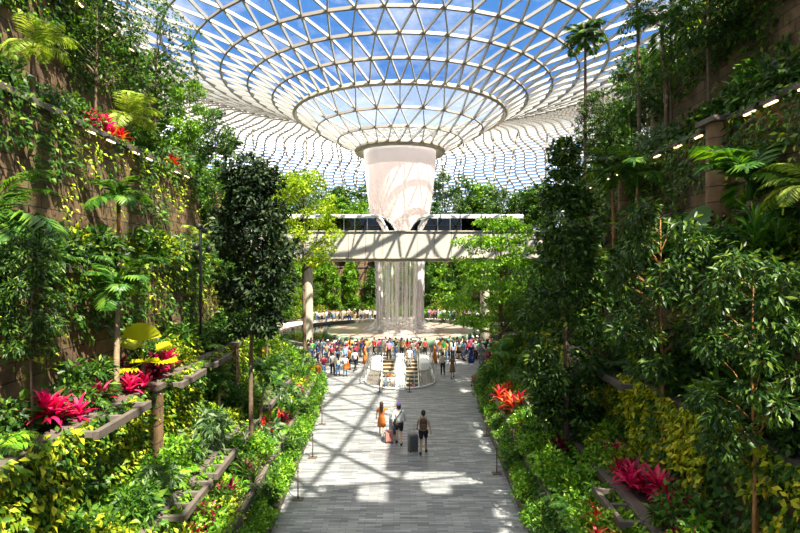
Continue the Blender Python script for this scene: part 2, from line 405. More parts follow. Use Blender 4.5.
SH = {  # kind: (mesh list, material, words, name)
}
def reg(key, meshes, mat, words, name, cat, sz=1.0): SH[key] = (meshes, mat, words, name, cat, sz)
reg('dark', [shrub_mesh('shrub_dark', 1, L=.2, W=.1), shrub_mesh('shrub_dark_b', 2, r=.7, h=.8, L=.17, W=.085)], 'leaf_dark', 'dark green bushy shrub', 'dark_shrub', 'shrub')
reg('mid', [shrub_mesh('shrub_mid', 3, L=.17, W=.07, n=30), shrub_mesh('shrub_mid_b', 4, r=.55, h=1.1, L=.24, W=.08)], 'leaf_mid', 'mid green leafy shrub', 'leafy_shrub', 'shrub')
reg('fresh', [shrub_mesh('shrub_fresh', 5, L=.15, W=.075, n=32), shrub_mesh('shrub_fresh_b', 6, r=.6, h=.7, L=.13, W=.07, n=32)], 'leaf_fresh', 'bright green small leaved shrub', 'small_leaved_shrub', 'shrub')
reg('yellow', [shrub_mesh('shrub_yellow', 7, L=.17, W=.085, n=28), shrub_mesh('shrub_yellow_b', 8, r=.65, h=.8, L=.14, W=.07)], 'leaf_yellow', 'yellow green variegated shrub', 'variegated_shrub', 'shrub')
reg('fern', [fern_mesh('fern', 9), fern_mesh('fern_b', 10, k=13, L=.75)], 'leaf_fresh', 'green arching fern', 'fern', 'fern')
reg('darkfern', [fern_mesh('fern_c', 12, L=1.1, leaf=.26), fern_mesh('fern_d', 13, k=14, L=.9)], 'leaf_mid', 'deep green arching fern', 'fern', 'fern')
reg('silver', [shrub_mesh('shrub_silver', 14, L=.3, W=.08, n=18, per=16, droop=.6)], 'leaf_silver', 'grey green long leaved shrub', 'long_leaved_shrub', 'shrub')
reg('broad', [shrub_mesh('broad', 15, r=.55, h=.8, n=14, per=9, L=.42, W=.2), shrub_mesh('broad_b', 16, r=.5, h=.6, n=12, per=9, L=.36, W=.2)], 'leaf_mid', 'broad leaved green foliage plant', 'broadleaf_plant', 'plant')
reg('pink', [strap_mesh('cordyline', 17, L=.5, w=.095, k=18), strap_mesh('cordyline_b', 18, stems=4, h=.35, L=.42, w=.085, k=16)], 'leaf_pink', 'magenta pink cordyline', 'pink_cordyline', 'plant')
reg('red', [strap_mesh('cordyline_c', 19, L=.42, w=.075, k=18), strap_mesh('cordyline_d', 20, stems=4, h=.3, L=.38, w=.07, k=17)], 'leaf_red', 'scarlet red leaved cordyline', 'red_cordyline', 'plant')
reg('maroon', [strap_mesh('cordyline_e', 21, L=.5, w=.1, k=18), shrub_mesh('shrub_maroon', 22, L=.2, W=.08)], 'leaf_maroon', 'dark maroon leaved plant', 'maroon_plant', 'plant')
reg('fan', [fan_mesh('fan', 23), fan_mesh('fan_b', 24, k=8, L=.45)], 'leaf_palm', 'small green fan palm', 'fan_palm', 'palm')
reg('strap', [strap_mesh('dracaena', 25, stems=3, L=.7, w=.05, k=34, h=.7), strap_mesh('dracaena_b', 26, stems=2, L=.8, w=.055, k=36, h=.9)], 'leaf_palm', 'spiky green strap leaved plant', 'spiky_plant', 'plant')
reg('lily', [strap_mesh('gold_strap', 27, stems=2, L=.6, w=.14, k=12, h=.3)], 'leaf_gold', 'golden yellow leaved plant', 'golden_plant', 'plant')

COUNT = {}
def plant(key, where, x, y, z, s=1.0, label=None):
    meshes, mat, words, name, cat, sz = SH[key]
    me = random.choice(meshes)
    k = COUNT.get((key, where), 0); COUNT[(key, where)] = k + 1
    o = ob(name, me, mat, None, (x, y, z), (random.uniform(-.08, .08), random.uniform(-.08, .08), random.uniform(0, 6.28)), s * sz * random.uniform(.85, 1.15))
    tag(o, label or f'{words} {where}, {ordn(k)} from near end', cat, f'{words}s {where}')
    return o

# trees ------------------------------------------------------------
def tree_meshes(name, seed, h=7, z0=2.5, rad=1.6, n=60, per=120, L=.2, W=.09, shape='oval', trunk=.1, flat=.8, cr=.55, droop=.3, up=.6, lean=0):
    rng = np.random.default_rng(seed); C = []; Rr = []
    if shape == 'layer':
        lv = 6
        for l in range(lv):
            zz = z0 + (h - z0) * (l + .3) / lv; rr = rad * (1.0 - .55 * (l / (lv - 1)) ** 1.5) * rng.uniform(.85, 1.1)
            m = int(n / lv * rr / rad * 1.3) + 3
            for i in range(m):
                a = rng.uniform(0, 2 * PI); q = rr * math.sqrt(rng.uniform(.05, 1)); C.append((q * math.cos(a), q * math.sin(a), zz - .1 * (q / rad) + rng.uniform(-.42, .3))); Rr.append(cr * rng.uniform(.7, 1.2))
    else:
        for i in range(n):
            t = rng.uniform(0, 1)
            if shape == 'oval': w = math.sin(PI * min(1, max(.0, .08 + t * .88))) ** .55
            elif shape == 'cone': w = (1 - t) ** .6 * (1 if t > .08 else .7)
            elif shape == 'column': w = min(1, (1 - t) * 2.2) ** .7 * min(1, .5 + t * 3)
            else: w = math.sqrt(max(.04, 1 - (2 * t - 1) ** 2))
            a = rng.uniform(0, 2 * PI); q = rad * w * rng.uniform(.3, 1) ** .5
            C.append((q * math.cos(a), q * math.sin(a), z0 + (h - z0) * t)); Rr.append(cr * rng.uniform(.7, 1.25))
    C = np.array(C); C[:, 0] += lean * C[:, 2]
    V, F = cloud(C, Rr, per, L, W, rng, up=up, flat=flat, droop=droop)
    crown = npmesh(name + '_crown', V, F)
    mb = MB(); pts = [(lean * h * t + .05 * math.sin(t * 7 + seed), .05 * math.cos(t * 5 + seed), t * h * .93) for t in np.linspace(0, 1, 9)]
    pts[0] = (0, 0, -.3); rs = [trunk * (1 - .8 * t) for t in np.linspace(0, 1, 9)]
    mb.tube(pts, rs, n=8)
    idx = rng.choice(len(C), min(len(C), 34), replace=False)
    for i in idx:
        c = C[i]; q = math.hypot(c[0] - lean * c[2], c[1]); z = max(z0 * .8, c[2] - q * .7); t = z / h
        s = Vector((lean * z, 0, z)); e = Vector(c); mid = (s + e) / 2 + Vector((0, 0, -.08 * q if shape == 'layer' else .1 * q))
        mb.tube([s, mid, e], [trunk * .4 * (1 - t * .6), trunk * .26 * (1 - t * .6), trunk * .08], n=5)
    return mb.mesh(name + '_trunk', smooth=True), crown
TR = {}
TR['dark_round'] = tree_meshes('dark_round', 31, h=10.3, z0=4.5, rad=1.15, n=75, per=150, L=.2, W=.1, shape='oval', trunk=.1, cr=.5)
TR['dark_column'] = tree_meshes('dark_column', 32, h=10.3, z0=1.4, rad=1.15, n=110, per=120, L=.19, W=.09, shape='column', trunk=.1, cr=.42)
TR['slim'] = tree_meshes('slim', 33, h=7.6, z0=3.2, rad=1.15, n=46, per=110, L=.2, W=.065, shape='oval', trunk=.06, cr=.36, droop=.7)
TR['slim_b'] = tree_meshes('slim_b', 34, h=7, z0=2.6, rad=1.35, n=52, per=110, L=.2, W=.065, shape='oval', trunk=.055, cr=.36, droop=.7)
TR['layer'] = tree_meshes('layer', 35, h=10, z0=3.3, rad=3.9, n=150, per=110, L=.2, W=.1, shape='layer', trunk=.16, cr=.7, flat=.26, up=1.2, droop=.05)
TR['airy'] = tree_meshes('airy', 36, h=7.8, z0=2.6, rad=1.9, n=60, per=44, L=.17, W=.07, shape='ball', trunk=.07, cr=.4)
TR['far_a'] = tree_meshes('far_a', 37, h=8, z0=2.0, rad=2.3, n=46, per=70, L=.42, W=.22, shape='oval', trunk=.14, cr=.75)
TR['far_b'] = tree_meshes('far_b', 38, h=9.5, z0=2.5, rad=2.6, n=50, per=70, L=.42, W=.24, shape='layer', trunk=.15, cr=.8, flat=.35, up=1)
TR['far_c'] = tree_meshes('far_c', 39, h=10, z0=2, rad=1.6, n=46, per=60, L=.4, W=.2, shape='column', trunk=.13, cr=.65)
TR['lime_tall'] = tree_meshes('lime_tall', 41, h=14.6, z0=7.6, rad=2.7, n=80, per=110, L=.22, W=.11, shape='ball', trunk=.16, cr=.65, flat=.45, up=1.1, droop=.05)
TR['far_airy'] = tree_meshes('far_airy', 42, h=9, z0=2.4, rad=1.9, n=40, per=38, L=.4, W=.2, shape='ball', trunk=.11, cr=.6)
TR['far_slim'] = tree_meshes('far_slim', 43, h=9.5, z0=4.5, rad=1.3, n=26, per=44, L=.38, W=.2, shape='oval', trunk=.1, cr=.5)
def tree(key, mat, x, y, z, s, label, name='broadleaf_tree', bark='bark', group=None, rz=None, cat='tree'):
    t, c = TR[key]; r = root(name, (x, y, z), random.uniform(0, 6.28) if rz is None else rz, s)
    tag(r, label, cat, group); ob('trunk', t, bark, r); ob('crown', c, mat, r); return r
FR = {}
for k in range(3):
    FR['feather', k] = npmesh('feather_frond', *frond(2.0, 36, .55, .06, .9 + .2 * k, .9, seed=50 + k))
    FR['light', k] = npmesh('light_frond', *frond(1.9, 40, .5, .045, 1.1, .9, seed=60 + k))
    FR['areca', k] = npmesh('areca_frond', *frond(1.5, 24, .5, .1, .6 + .2 * k, 1.0, seed=70 + k))
    V, F = fan_leaf(14, .75, 5.4, .05, .2); V = V + np.array([1.1, 0, 0]); V = rotz(V, 0, -.6 + .5 * k)
    mb = MB(); mb.tube([(0, 0, 0), tuple(rotz(np.array([[1.1, 0, 0]]), 0, -.6 + .5 * k)[0])], .016, n=3, cap=False)
    V, F = merge([(V, F), (np.array(mb.v), np.array([[f[0], f[1], f[2]] for f in mb.f] + [[f[0], f[2], f[3]] for f in mb.f]))])
    FR['fan', k] = npmesh('fan_frond', V, F)
TRUNK = {}
def palm(kind, mat, x, y, z, h, n, label, s=1.0, tr=.07, bark='bark_pale', lean=(0, 0), group=None, tilt=(-.5, .7)):
    r = root('feather_palm' if kind != 'fan' else 'fan_palm', (x, y, z)); tag(r, label, 'palm', group)
    mb = MB(); m = 8
    pts = [(lean[0] * t * t, lean[1] * t * t, -.3 + (h + .3) * t) for t in np.linspace(0, 1, m)]
    mb.tube(pts, [tr * (1.35 - .5 * t) for t in np.linspace(0, 1, m)], n=9); ob('trunk', mb.mesh('palm_trunk', True), bark, r)
    if kind in ('feather', 'areca'):
        cs = MB(); cs.tube([(lean[0], lean[1], h - .25), (lean[0], lean[1], h + .1), (lean[0], lean[1], h + .45)], [tr * .95, tr * 1.25, tr * .4], n=9); ob('crown_shaft', cs.mesh('crownshaft', True), 'leaf_palm', r)
    for i in range(n):
        t = tilt[0] + (tilt[1] - tilt[0]) * ((i * 5) % n) / max(1, n - 1)
        ob('frond', FR[kind, i % 3], mat, r, (lean[0], lean[1], h + .2), (random.uniform(-.15, .15), t, i * 2.4 + random.uniform(-.15, .15)), s * random.uniform(.85, 1.1))
    return r
# ------------------------------------------------------------------ the valley: plan curve of the lowest kerb, terraces step outward from it
BASE = [(3.35, 1), (3.6, 8), (3.87, 16), (4.1, 22), (4.4, 29), (4.8, 33.5), (5.6, 37.5), (7.6, 41.5), (10.8, 45.5), (14.5, 50), (17.8, 54.5), (20.2, 59), (21.4, 64.5), (20.6, 70), (17.9, 74.5), (13.8, 78.3), (9, 81), (4.5, 82.6), (0, 83.2)]
def catmull(P, k=7):
    out = []; n = len(P)
    for i in range(n - 1):
        p0, p1, p2, p3 = P[max(i - 1, 0)], P[i], P[i + 1], P[min(i + 2, n - 1)]
        for j in range(k):
            t = j / k
            out.append(tuple(.5 * ((2 * p1[c]) + (-p0[c] + p2[c]) * t + (2 * p0[c] - 5 * p1[c] + 4 * p2[c] - p3[c]) * t * t + (-p0[c] + 3 * p1[c] - 3 * p2[c] + p3[c]) * t ** 3) for c in (0, 1)))
    out.append(P[-1]); return out
CV = np.array(catmull(BASE)); TG = np.gradient(CV, axis=0); TG = TG / np.linalg.norm(TG, axis=1, keepdims=True)
NM = np.stack([TG[:, 1], -TG[:, 0]], 1)         # outward normal of the right-hand bank
NM[-1] = (0, 1)
ARC = np.concatenate([[0], np.cumsum(np.linalg.norm(np.diff(CV, axis=0), axis=1))])
SMAX = ARC[-1]
def at(side, s, off):
    """point on the bank: s metres along the kerb, off metres behind it; side -1 left, 1 right"""
    x = np.interp(s, ARC, CV[:, 0]) + np.interp(s, ARC, NM[:, 0]) * off
    y = np.interp(s, ARC, CV[:, 1]) + np.interp(s, ARC, NM[:, 1]) * off
    return side * x, y
def s_of_y(y, off=0):
    yy = CV[:, 1] + NM[:, 1] * off
    return float(np.interp(y, yy[:60], ARC[:60]))
TIERS = [(0, 0, .42), (.55, .42, 1.15), (2.0, 1.15, 2.0), (3.4, 2.0, 4.5), (4.8, 4.5, 8.0), (6.3, 8.0, 12.6), (8.8, 12.6, 18.6), (13.0, 18.6, 24.0)]
def strip(name, side, offs, zs, mat, s0=0, s1=None, close=True):
    """wall or slab swept along the bank through the (off, z) outline"""
    s1 = SMAX if s1 is None else s1
    S = np.unique(np.concatenate([[s0, s1], ARC[(ARC > s0) & (ARC < s1)]])); k = len(offs); V = []; UV = []
    prof = np.concatenate([[0], np.cumsum(np.hypot(np.diff(offs), np.diff(zs)))])
    for s in S:
        for j in range(k):
            x, y = at(side, s, offs[j]); V.append((x, y, zs[j])); UV.append((s * side, zs[j] if abs(offs[0] - offs[-1]) < .6 else prof[j]))
    F = []
    for i in range(len(S) - 1):
        for j in range(k - 1): F.append((i * k + j, (i + 1) * k + j, (i + 1) * k + j + 1, i * k + j + 1))
    me = bpy.data.meshes.new(name); me.from_pydata(V, [], F); uv = me.uv_layers.new(name='UVMap')
    for p in me.polygons:
        for li in p.loop_indices: uv.data[li].uv = UV[me.loops[li].vertex_index]
    return struct(ob(name, me, mat))
SN = {-1: 'left', 1: 'right'}
for side in (-1, 1):
    nm = SN[side]
    for i, (o, z0, z1) in enumerate(TIERS):
        nxt = TIERS[i + 1][0] if i + 1 < len(TIERS) else o + 5
        cap = .14 if i >= 3 else .08; s1_ = 27.5 if i >= 6 else None
        if i < 2:   # low kerb walls with a thickness of their own
            strip(f'wall_{nm}', side, [o, o, o + .14, o + .14], [z0 - .1, z1, z1, z0], 'planter_concrete')
            strip(f'planting_bed_{nm}', side, [o + .13, nxt], [z1 - .08, z1 - .05], 'soil')
        else:
            strip(f'wall_{nm}', side, [o, o], [z0 - .2, z1], 'stone_wall' if i != 2 else 'planter_concrete', s1=s1_)
            strip(f'trim_{nm}', side, [o - cap, o - cap, o + .3, o + .3], [z1 - .16, z1 + .04, z1 + .04, z1 - .1], 'coping_stone', s1=s1_)
            strip(f'planting_bed_{nm}', side, [o + .25, nxt + .05], [z1 - .05, z1 + .05], 'soil', s1=s1_)
    strip(f'wall_{nm}', side, [18, 18], [23.5, 27], 'stone_wall', s1=27.5)
    strip(f'planting_bed_{nm}', side, [8.7, 18], [12.6, 12.6], 'soil', s0=27.4, s1=60)
    for (a_, b_, za, zb) in ((8.8, 18, 12, 18.6), (13, 18, 18, 24)):   # closing returns at the far end of the upper terraces
        mb = MB(); p0, p1 = at(side, 27.5, a_), at(side, 27.5, b_); mb.add([(*p0, za), (*p1, za), (*p1, zb), (*p0, zb)], [(0, 1, 2, 3)]); struct(ob(f'wall_{nm}', mb, 'coping_stone'))

m = MB(); m.box((8.2, .0, 24.2), (7.8, 8, .5)); struct(ob('sun_blocker_near', m, 'coping_stone'))  # unseen slab above the view, added to shade the near floor
mb = MB()
for sv in np.arange(9, 24.1, 3): a_, b_ = at(1, sv, 8.7), at(1, sv, 13.2); mb.box(((a_[0] + b_[0]) / 2, (a_[1] + b_[1]) / 2, 24.1), (math.hypot(a_[0] - b_[0], a_[1] - b_[1]), .25, .3))
struct(ob('sun_blocker_beams', mb, 'coping_stone'))  # added cross beams, only tie the overhead shading strip to the bank
strip('sun_blocker_right', 1, [5.0, 5.0, 8.8, 8.8, 5.0], [24.0, 24.3, 24.3, 24.0, 24.0], 'coping_stone', s0=8, s1=24.5)  # unseen strip added overhead to keep sun off the right half of the floor
m = MB()
for k, ln in enumerate((1.2, 2.4, 3.4, 2.0, 3.8, 2.6, 3.4)): m.box((4.88 + k * 1.13, 4 + ln / 2, 24.2), (1.15, ln, .35))
struct(ob('sun_blocker_fringe', m, 'coping_stone'))  # added out of view, gives the near slab's shadow an uneven edge
# floor with the escalator opening; the walkway runs through it
EX, EY0, EY1 = 2.35, 34.6, 46.3
fl = MB()
def quad(x0, x1, y0, y1, z=0): fl.add([(x0, y0, z), (x1, y0, z), (x1, y1, z), (x0, y1, z)], [(0, 1, 2, 3)])
quad(-45, 45, -20, EY0 - 0); quad(-45, -EX, EY0, EY1); quad(EX, 45, EY0, EY1); quad(-45, 45, EY1, 140)
n = 16
for sgn in (-1, 1):   # rounded near end of the opening
    pts = [(sgn * EX, EY0, 0)] + [(sgn * EX * math.cos(a), EY0 + EX * (1 - math.sin(a)), 0) for a in np.linspace(0, PI / 2, n)][::1]
    fl.add(pts, [tuple([0] + [k, k + 1]) for k in range(1, n)])
struct(ob('floor', fl, 'paving'))

# pit walls below the opening
RIM = [(EX, EY1)] + [(EX * math.cos(a), EY0 + EX - EX * math.sin(a)) for a in np.linspace(0, PI, 2 * n)] + [(-EX, EY1)]
pw = MB()
for (a, b) in zip(RIM[:-1], RIM[1:]): pw.add([(a[0], a[1], -5), (b[0], b[1], -5), (b[0], b[1], 0), (a[0], a[1], 0)], [(0, 1, 2, 3)])
pw.add([(-EX, EY1, -5), (EX, EY1, -5), (EX, EY1, -.4), (-EX, EY1, -.4)], [(0, 1, 2, 3)])
struct(ob('wall_escalator_pit', pw, 'white_paint'))
pf = MB(); pf.add([(-EX, EY0, -5), (EX, EY0, -5), (EX, EY1, -5), (-EX, EY1, -5)], [(0, 1, 2, 3)]); struct(ob('floor_lower_level', pf, 'paving'))

# ------------------------------------------------------------------ roof
AX = (0.0, 61.0)
PROF = [(5, 21.4), (7, 22.4), (9.3, 23.6), (11.7, 25.2), (14.1, 26.5), (16.7, 27.6), (19.4, 28.5), (22.2, 29.6), (25, 30.5), (27.8, 31.3), (30.6, 31.9), (33.4, 32.4), (36.2, 32.6), (39, 32.6), (41.8, 32.3), (44.6, 31.7), (47.4, 30.8), (50.2, 29.6), (52.8, 28.1), (55.3, 26.3), (57.7, 24.2), (60, 21.8), (62, 19.2), (63.8, 16.4), (65.4, 13.4), (66.8, 10.2), (68, 6.9), (69, 3.5), (69.6, 0)]
NODES = []
for i, (r, z) in enumerate(PROF):
    n_ = 26 if r < 10 else 52 if r < 26 else 104
    ph = {0: 0, 1: .5, 2: 0}.get(i, 0 if i % 2 else .5)
    if i >= 3: ph = 0 if (i - 3) % 2 == 0 else .5
    NODES.append((r, z, n_, ph))
def node(i, k):
    r, z, n_, ph = NODES[i]; a = -PI / 2 + 2 * PI * (k + ph) / n_; return Vector((AX[0] + r * math.cos(a), AX[1] + r * math.sin(a), z))
def pnorm(i):
    a = PROF[max(i - 1, 0)]; b = PROF[min(i + 1, len(PROF) - 1)]; dr, dz = b[0] - a[0], b[1] - a[1]; l = math.hypot(dr, dz); return (-dz / l, dr / l)   # outward (r, z)
def nvec(p, i):
    nr, nz = pnorm(i); a = math.atan2(p.y - AX[1], p.x - AX[0]); return Vector((nr * math.cos(a), nr * math.sin(a), nz))
def bar(mb, p, q, n1, w, d):
    t = (q - p).normalized(); s = t.cross(n1).normalized() * w / 2; n1 = n1 * d
    vs = [p + s, p - s, p - s - n1, p + s - n1, q + s, q - s, q - s - n1, q + s - n1]
    mb.add(vs, [(0, 1, 5, 4), (1, 2, 6, 5), (2, 3, 7, 6), (3, 0, 4, 7)])
diag, rings, gl, gin, dark = MB(), MB(), MB(), MB(), MB()
lou, glf = MB(), MB()
for i in range(len(PROF)):
    r, z, n_, ph = NODES[i]
    if i != 3:
        for k in range(n_):
            p, q = node(i, k), node(i, k + 1)
            if i > 10 and p.y > 72: continue
            bar(rings, p, q, nvec(p, i), .15 if i > 3 else .1, .36)
    if i + 1 < len(PROF):
        n2 = NODES[i + 1][2]; g0 = gin if i < 3 else gl
        def link(p, q, odd=False):
            if i > 9 and (p.y + q.y) / 2 > 71:
                return
            bar(diag, p, q, nvec((p + q) / 2, i), .1 if i < 3 else .13 if i < 12 else .17, .22 if i < 3 else .3 if i < 12 else .42)
        for k in range(n_):
            p = node(i, k); g = glf if (i > 10 and p.y > 72) else g0
            if n2 == n_:
                k2 = [k - 1, k] if ph == 0 else [k, k + 1]
                if NODES[i + 1][3] == ph: k2 = [k, k + 1]
                a, b = node(i + 1, k2[0]), node(i + 1, k2[1])
                link(p, a); link(p, b, True); g.add([p, a, b], [(0, 1, 2)]); g.add([p, b, node(i, k + 1)], [(0, 1, 2)])
            else:
                base = 2 * k + (1 if ph == .5 else 0) + (0 if NODES[i + 1][3] == 0 else 0)
                a, b, c = node(i + 1, base - 1), node(i + 1, base), node(i + 1, base + 1)
                for q in (a, b, c): link(p, q)
                g.add([p, a, b], [(0, 1, 2)]); g.add([p, b, c], [(0, 1, 2)]); g.add([p, c, node(i, k + 1)], [(0, 1, 2)])
# the far vault: wavy upright mullions with staggered white shade fins between them
PR = np.array(PROF); SEG = np.concatenate([[0], np.cumsum(np.hypot(*np.diff(PR[10:], axis=0).T))])
LV = np.arange(0, SEG[-1], .95); LR = np.interp(LV, SEG, PR[10:, 0]); LZ = np.interp(LV, SEG, PR[10:, 1])
def vp(l, k):
    a = R(8 + k * 2.3) + .011 * math.sin(l * .55 + (k % 2) * .6); return Vector((AX[0] + LR[l] * math.cos(a), AX[1] + LR[l] * math.sin(a), LZ[l]))
def vn(l, p):
    l0, l1 = max(l - 1, 0), min(l + 1, len(LV) - 1); dr_, dz_ = LR[l1] - LR[l0], LZ[l1] - LZ[l0]; q = math.hypot(dr_, dz_); a = math.atan2(p.y - AX[1], p.x - AX[0]); return Vector((-dz_ / q * math.cos(a), -dz_ / q * math.sin(a), dr_ / q))
for k in range(72):
    for l in range(len(LV) - 1):
        p, q = vp(l, k), vp(l + 1, k); bar(dark, p, q, vn(l, p), .15, .5)
        if k < 71:
            a0, a1 = vp(l, k), vp(l, k + 1); b0, b1 = vp(l + 1, k), vp(l + 1, k + 1); f = .75 if k % 2 else .25
            bar(lou, a0.lerp(b0, f), a1.lerp(b1, f), vn(l, a0), .16, .34)
roof = struct(root('ceiling'))
ob('diagonal_bars', diag, 'frame_white', roof); ob('ring_bars', rings, 'frame_ring', roof); ob('wave_bars', dark, 'frame_ring', roof); ob('shade_fins', lou, 'fin_white', roof)
ob('glass', gl, 'roof_glass', roof); ob('far_glass', glf, 'roof_glass', roof); ob('inner_glass', gin, 'inner_glass', roof)
dr = MB()
for k in range(52):
    p, q = node(3, k), node(3, k + 1); bar(dr, p, q, nvec(p, 3), .3, .5)
ob('transition_ring', dr, 'oculus_metal', roof)
oc = MB(); oc.lathe([(4.14, 21.05), (4.9, 20.75), (5.08, 20.85), (5.14, 21.2), (5.05, 21.5), (4.4, 21.6), (4.14, 21.4), (4.14, 21.05)], 96, (AX[0], AX[1], 0)); ob('oculus_rim', oc.mesh('oculus_rim', True), 'oculus_metal', roof)
# slanted props under the outer vault
k = 0
for a in (62, 76, 104, 118, 48, 132):
    for dl in (-3.2, 3.2):
        a0 = R(a); a1 = R(a + dl)
        p = Vector((AX[0] + 35 * math.cos(a0), AX[1] + 35 * math.sin(a0), 12)); q = Vector((AX[0] + 41 * math.cos(a1), AX[1] + 41 * math.sin(a1), 32.2))
        mb = MB(); mb.tube([p, q], .15, n=10); struct(ob('column_far', mb.mesh('prop', True), 'frame_ring')); k += 1
# far hall ring under the vault, plain pale facade bands beyond the trees
fb = MB(); fb.lathe([(27.5, 12.4), (48, 12.4), (48, 0)], 96, (AX[0], AX[1], 0), a0=R(-5), a1=R(185)); struct(ob('floor_upper_gallery', fb, 'planter_concrete'))

# ------------------------------------------------------------------ waterfall and pool
wf = tag(root('waterfall', (0, 61, 0)), 'tall white indoor waterfall pouring from the round roof opening into the pool', 'waterfall')
prof = [(4.1, 20.7), (4.05, 19.5), (3.92, 18), (3.75, 16.4), (3.5, 14.6), (3.25, 13), (3.0, 11), (2.85, 9), (2.72, 6), (2.65, 3.5), (2.62, .9)]
top = MB(); top.lathe([(r_ + .02, z_) for (r_, z_) in [(4.1, 21.3), (4.08, 20.2), (4.03, 19.2)]], 96); ob('brim_water', top.mesh('brim', True), 'water_top', wf)
v = MB(); v.lathe(prof[:8], 96); ob('water_veil', v.mesh('veil', True), 'water_veil', wf)
v2 = MB(); v2.lathe([(r_ * .8, z_) for r_, z_ in prof[:8]], 72); ob('inner_veil', v2.mesh('veil2', True), 'water_veil', wf)
for f_ in (1, .8):
    v2 = MB(); v2.lathe([(r_ * f_, z_) for r_, z_ in prof[7:]], 60); ob('lower_veil', v2.mesh('veil3', True), 'water_thin', wf)
for a in [random.gauss(196, 12) for _ in range(17)] + [random.gauss(338, 13) for _ in range(18)] + [random.uniform(215, 320) for _ in range(7)] + [random.uniform(0, 180) for _ in range(6)]:
    mb = MB(); aa = R(a); w = random.uniform(.06, .24); pts = []; rf_ = random.uniform(.82, 1.0)
    for (r_, z_) in prof[5:]:
        rr = r_ * rf_; pts.append((rr * math.cos(aa), rr * math.sin(aa), z_))
    mb.tube(pts, [w * (.3 + .7 * min(1, k_ / 3)) for k_ in range(len(pts))], n=6, cap=False); ob('stream', mb.mesh('stream', True), 'water_stream', wf)
fo = MB(); fo.lathe([(4.3, .82), (3.9, 1.1), (3.2, 1.5), (2.7, 2.1)], 60); ob('splash_foam', fo.mesh('foam', True), 'water_foam', wf)
pool = tag(root('pool_basin', (0, 61, 0)), 'round raised pool dish with green side catching the waterfall', 'pool')
d = MB(); d.lathe([(8.35, .78), (8.5, .84), (8.6, .78), (8.55, .3), (8.55, .03)], 96); ob('rim', d.mesh('rim', True), 'dish_side', pool)
d = MB(); d.lathe([(0.01, .74), (8.36, .77)], 96); ob('water_surface', d, 'dish_water', pool)
mo = MB(); mo.lathe([(.01, .05), (14, .05)], 96, (0, 64, 0)); mo = ob('moat_water', mo, 'pool_water'); struct(mo)
ke = MB(); ke.lathe([(14, 0), (14, .3), (14.35, .34), (14.5, .3), (14.5, 0)], 96, (0, 64, 0)); struct(ob('kerb', ke, 'coping_stone'))
lg = MB(); lg.lathe([(14.6, .02), (20.8, .03)], 96, (0, 63, 0), a0=R(-2), a1=R(182)); struct(ob('floor_far_terrace', lg, plain('pale_paving', (.55, .52, .47), .6)))

# ------------------------------------------------------------------ monorail bridge, piers and trains
br = struct(root('beam_monorail_bridge', (0, 55, 0)))
b = MB(); b.box((0, -1.45, 10.15), (64, .18, 2.72)); b.box((0, 1.45, 10.15), (64, .18, 2.72)); ob('parapet', b, 'beam_cladding', br)
b = MB(); b.box((0, -1.58, 8.86), (64, .16, .12)); b.box((0, 0, 8.66), (64, 2.7, .3)); b.box((0, 0, 10.0), (64, 2.7, .3)); b.box((0, -1.5, 11.55), (64, .34, .1)); ob('deck', b, 'pier_concrete', br)
for x in (-9.45, 8.75, 27, -27):
    p = root('bridge_pier', (x, 55, 0)); tag(p, {-9.45: 'round concrete pier holding the bridge left of the waterfall', 8.75: 'round concrete pier holding the bridge right of the waterfall', 27: 'concrete bridge pier hidden among trees at the far right', -27: 'concrete bridge pier hidden among trees at the far left'}[x], 'pier', 'piers of the train bridge')
    m = MB(); m.lathe([(.48, 0), (.48, 7.6), (.55, 7.9), (.85, 8.3), (1.1, 8.52), (0.01, 8.52)], 28); ob('shaft', m.mesh('shaft', True), 'pier_concrete', p)
plain('seat_fabric', (.5, .42, .3), .8); plain('interior_dark', (.06, .05, .045), .8); plain('train_white', (.85, .85, .84), .3, var=.02)
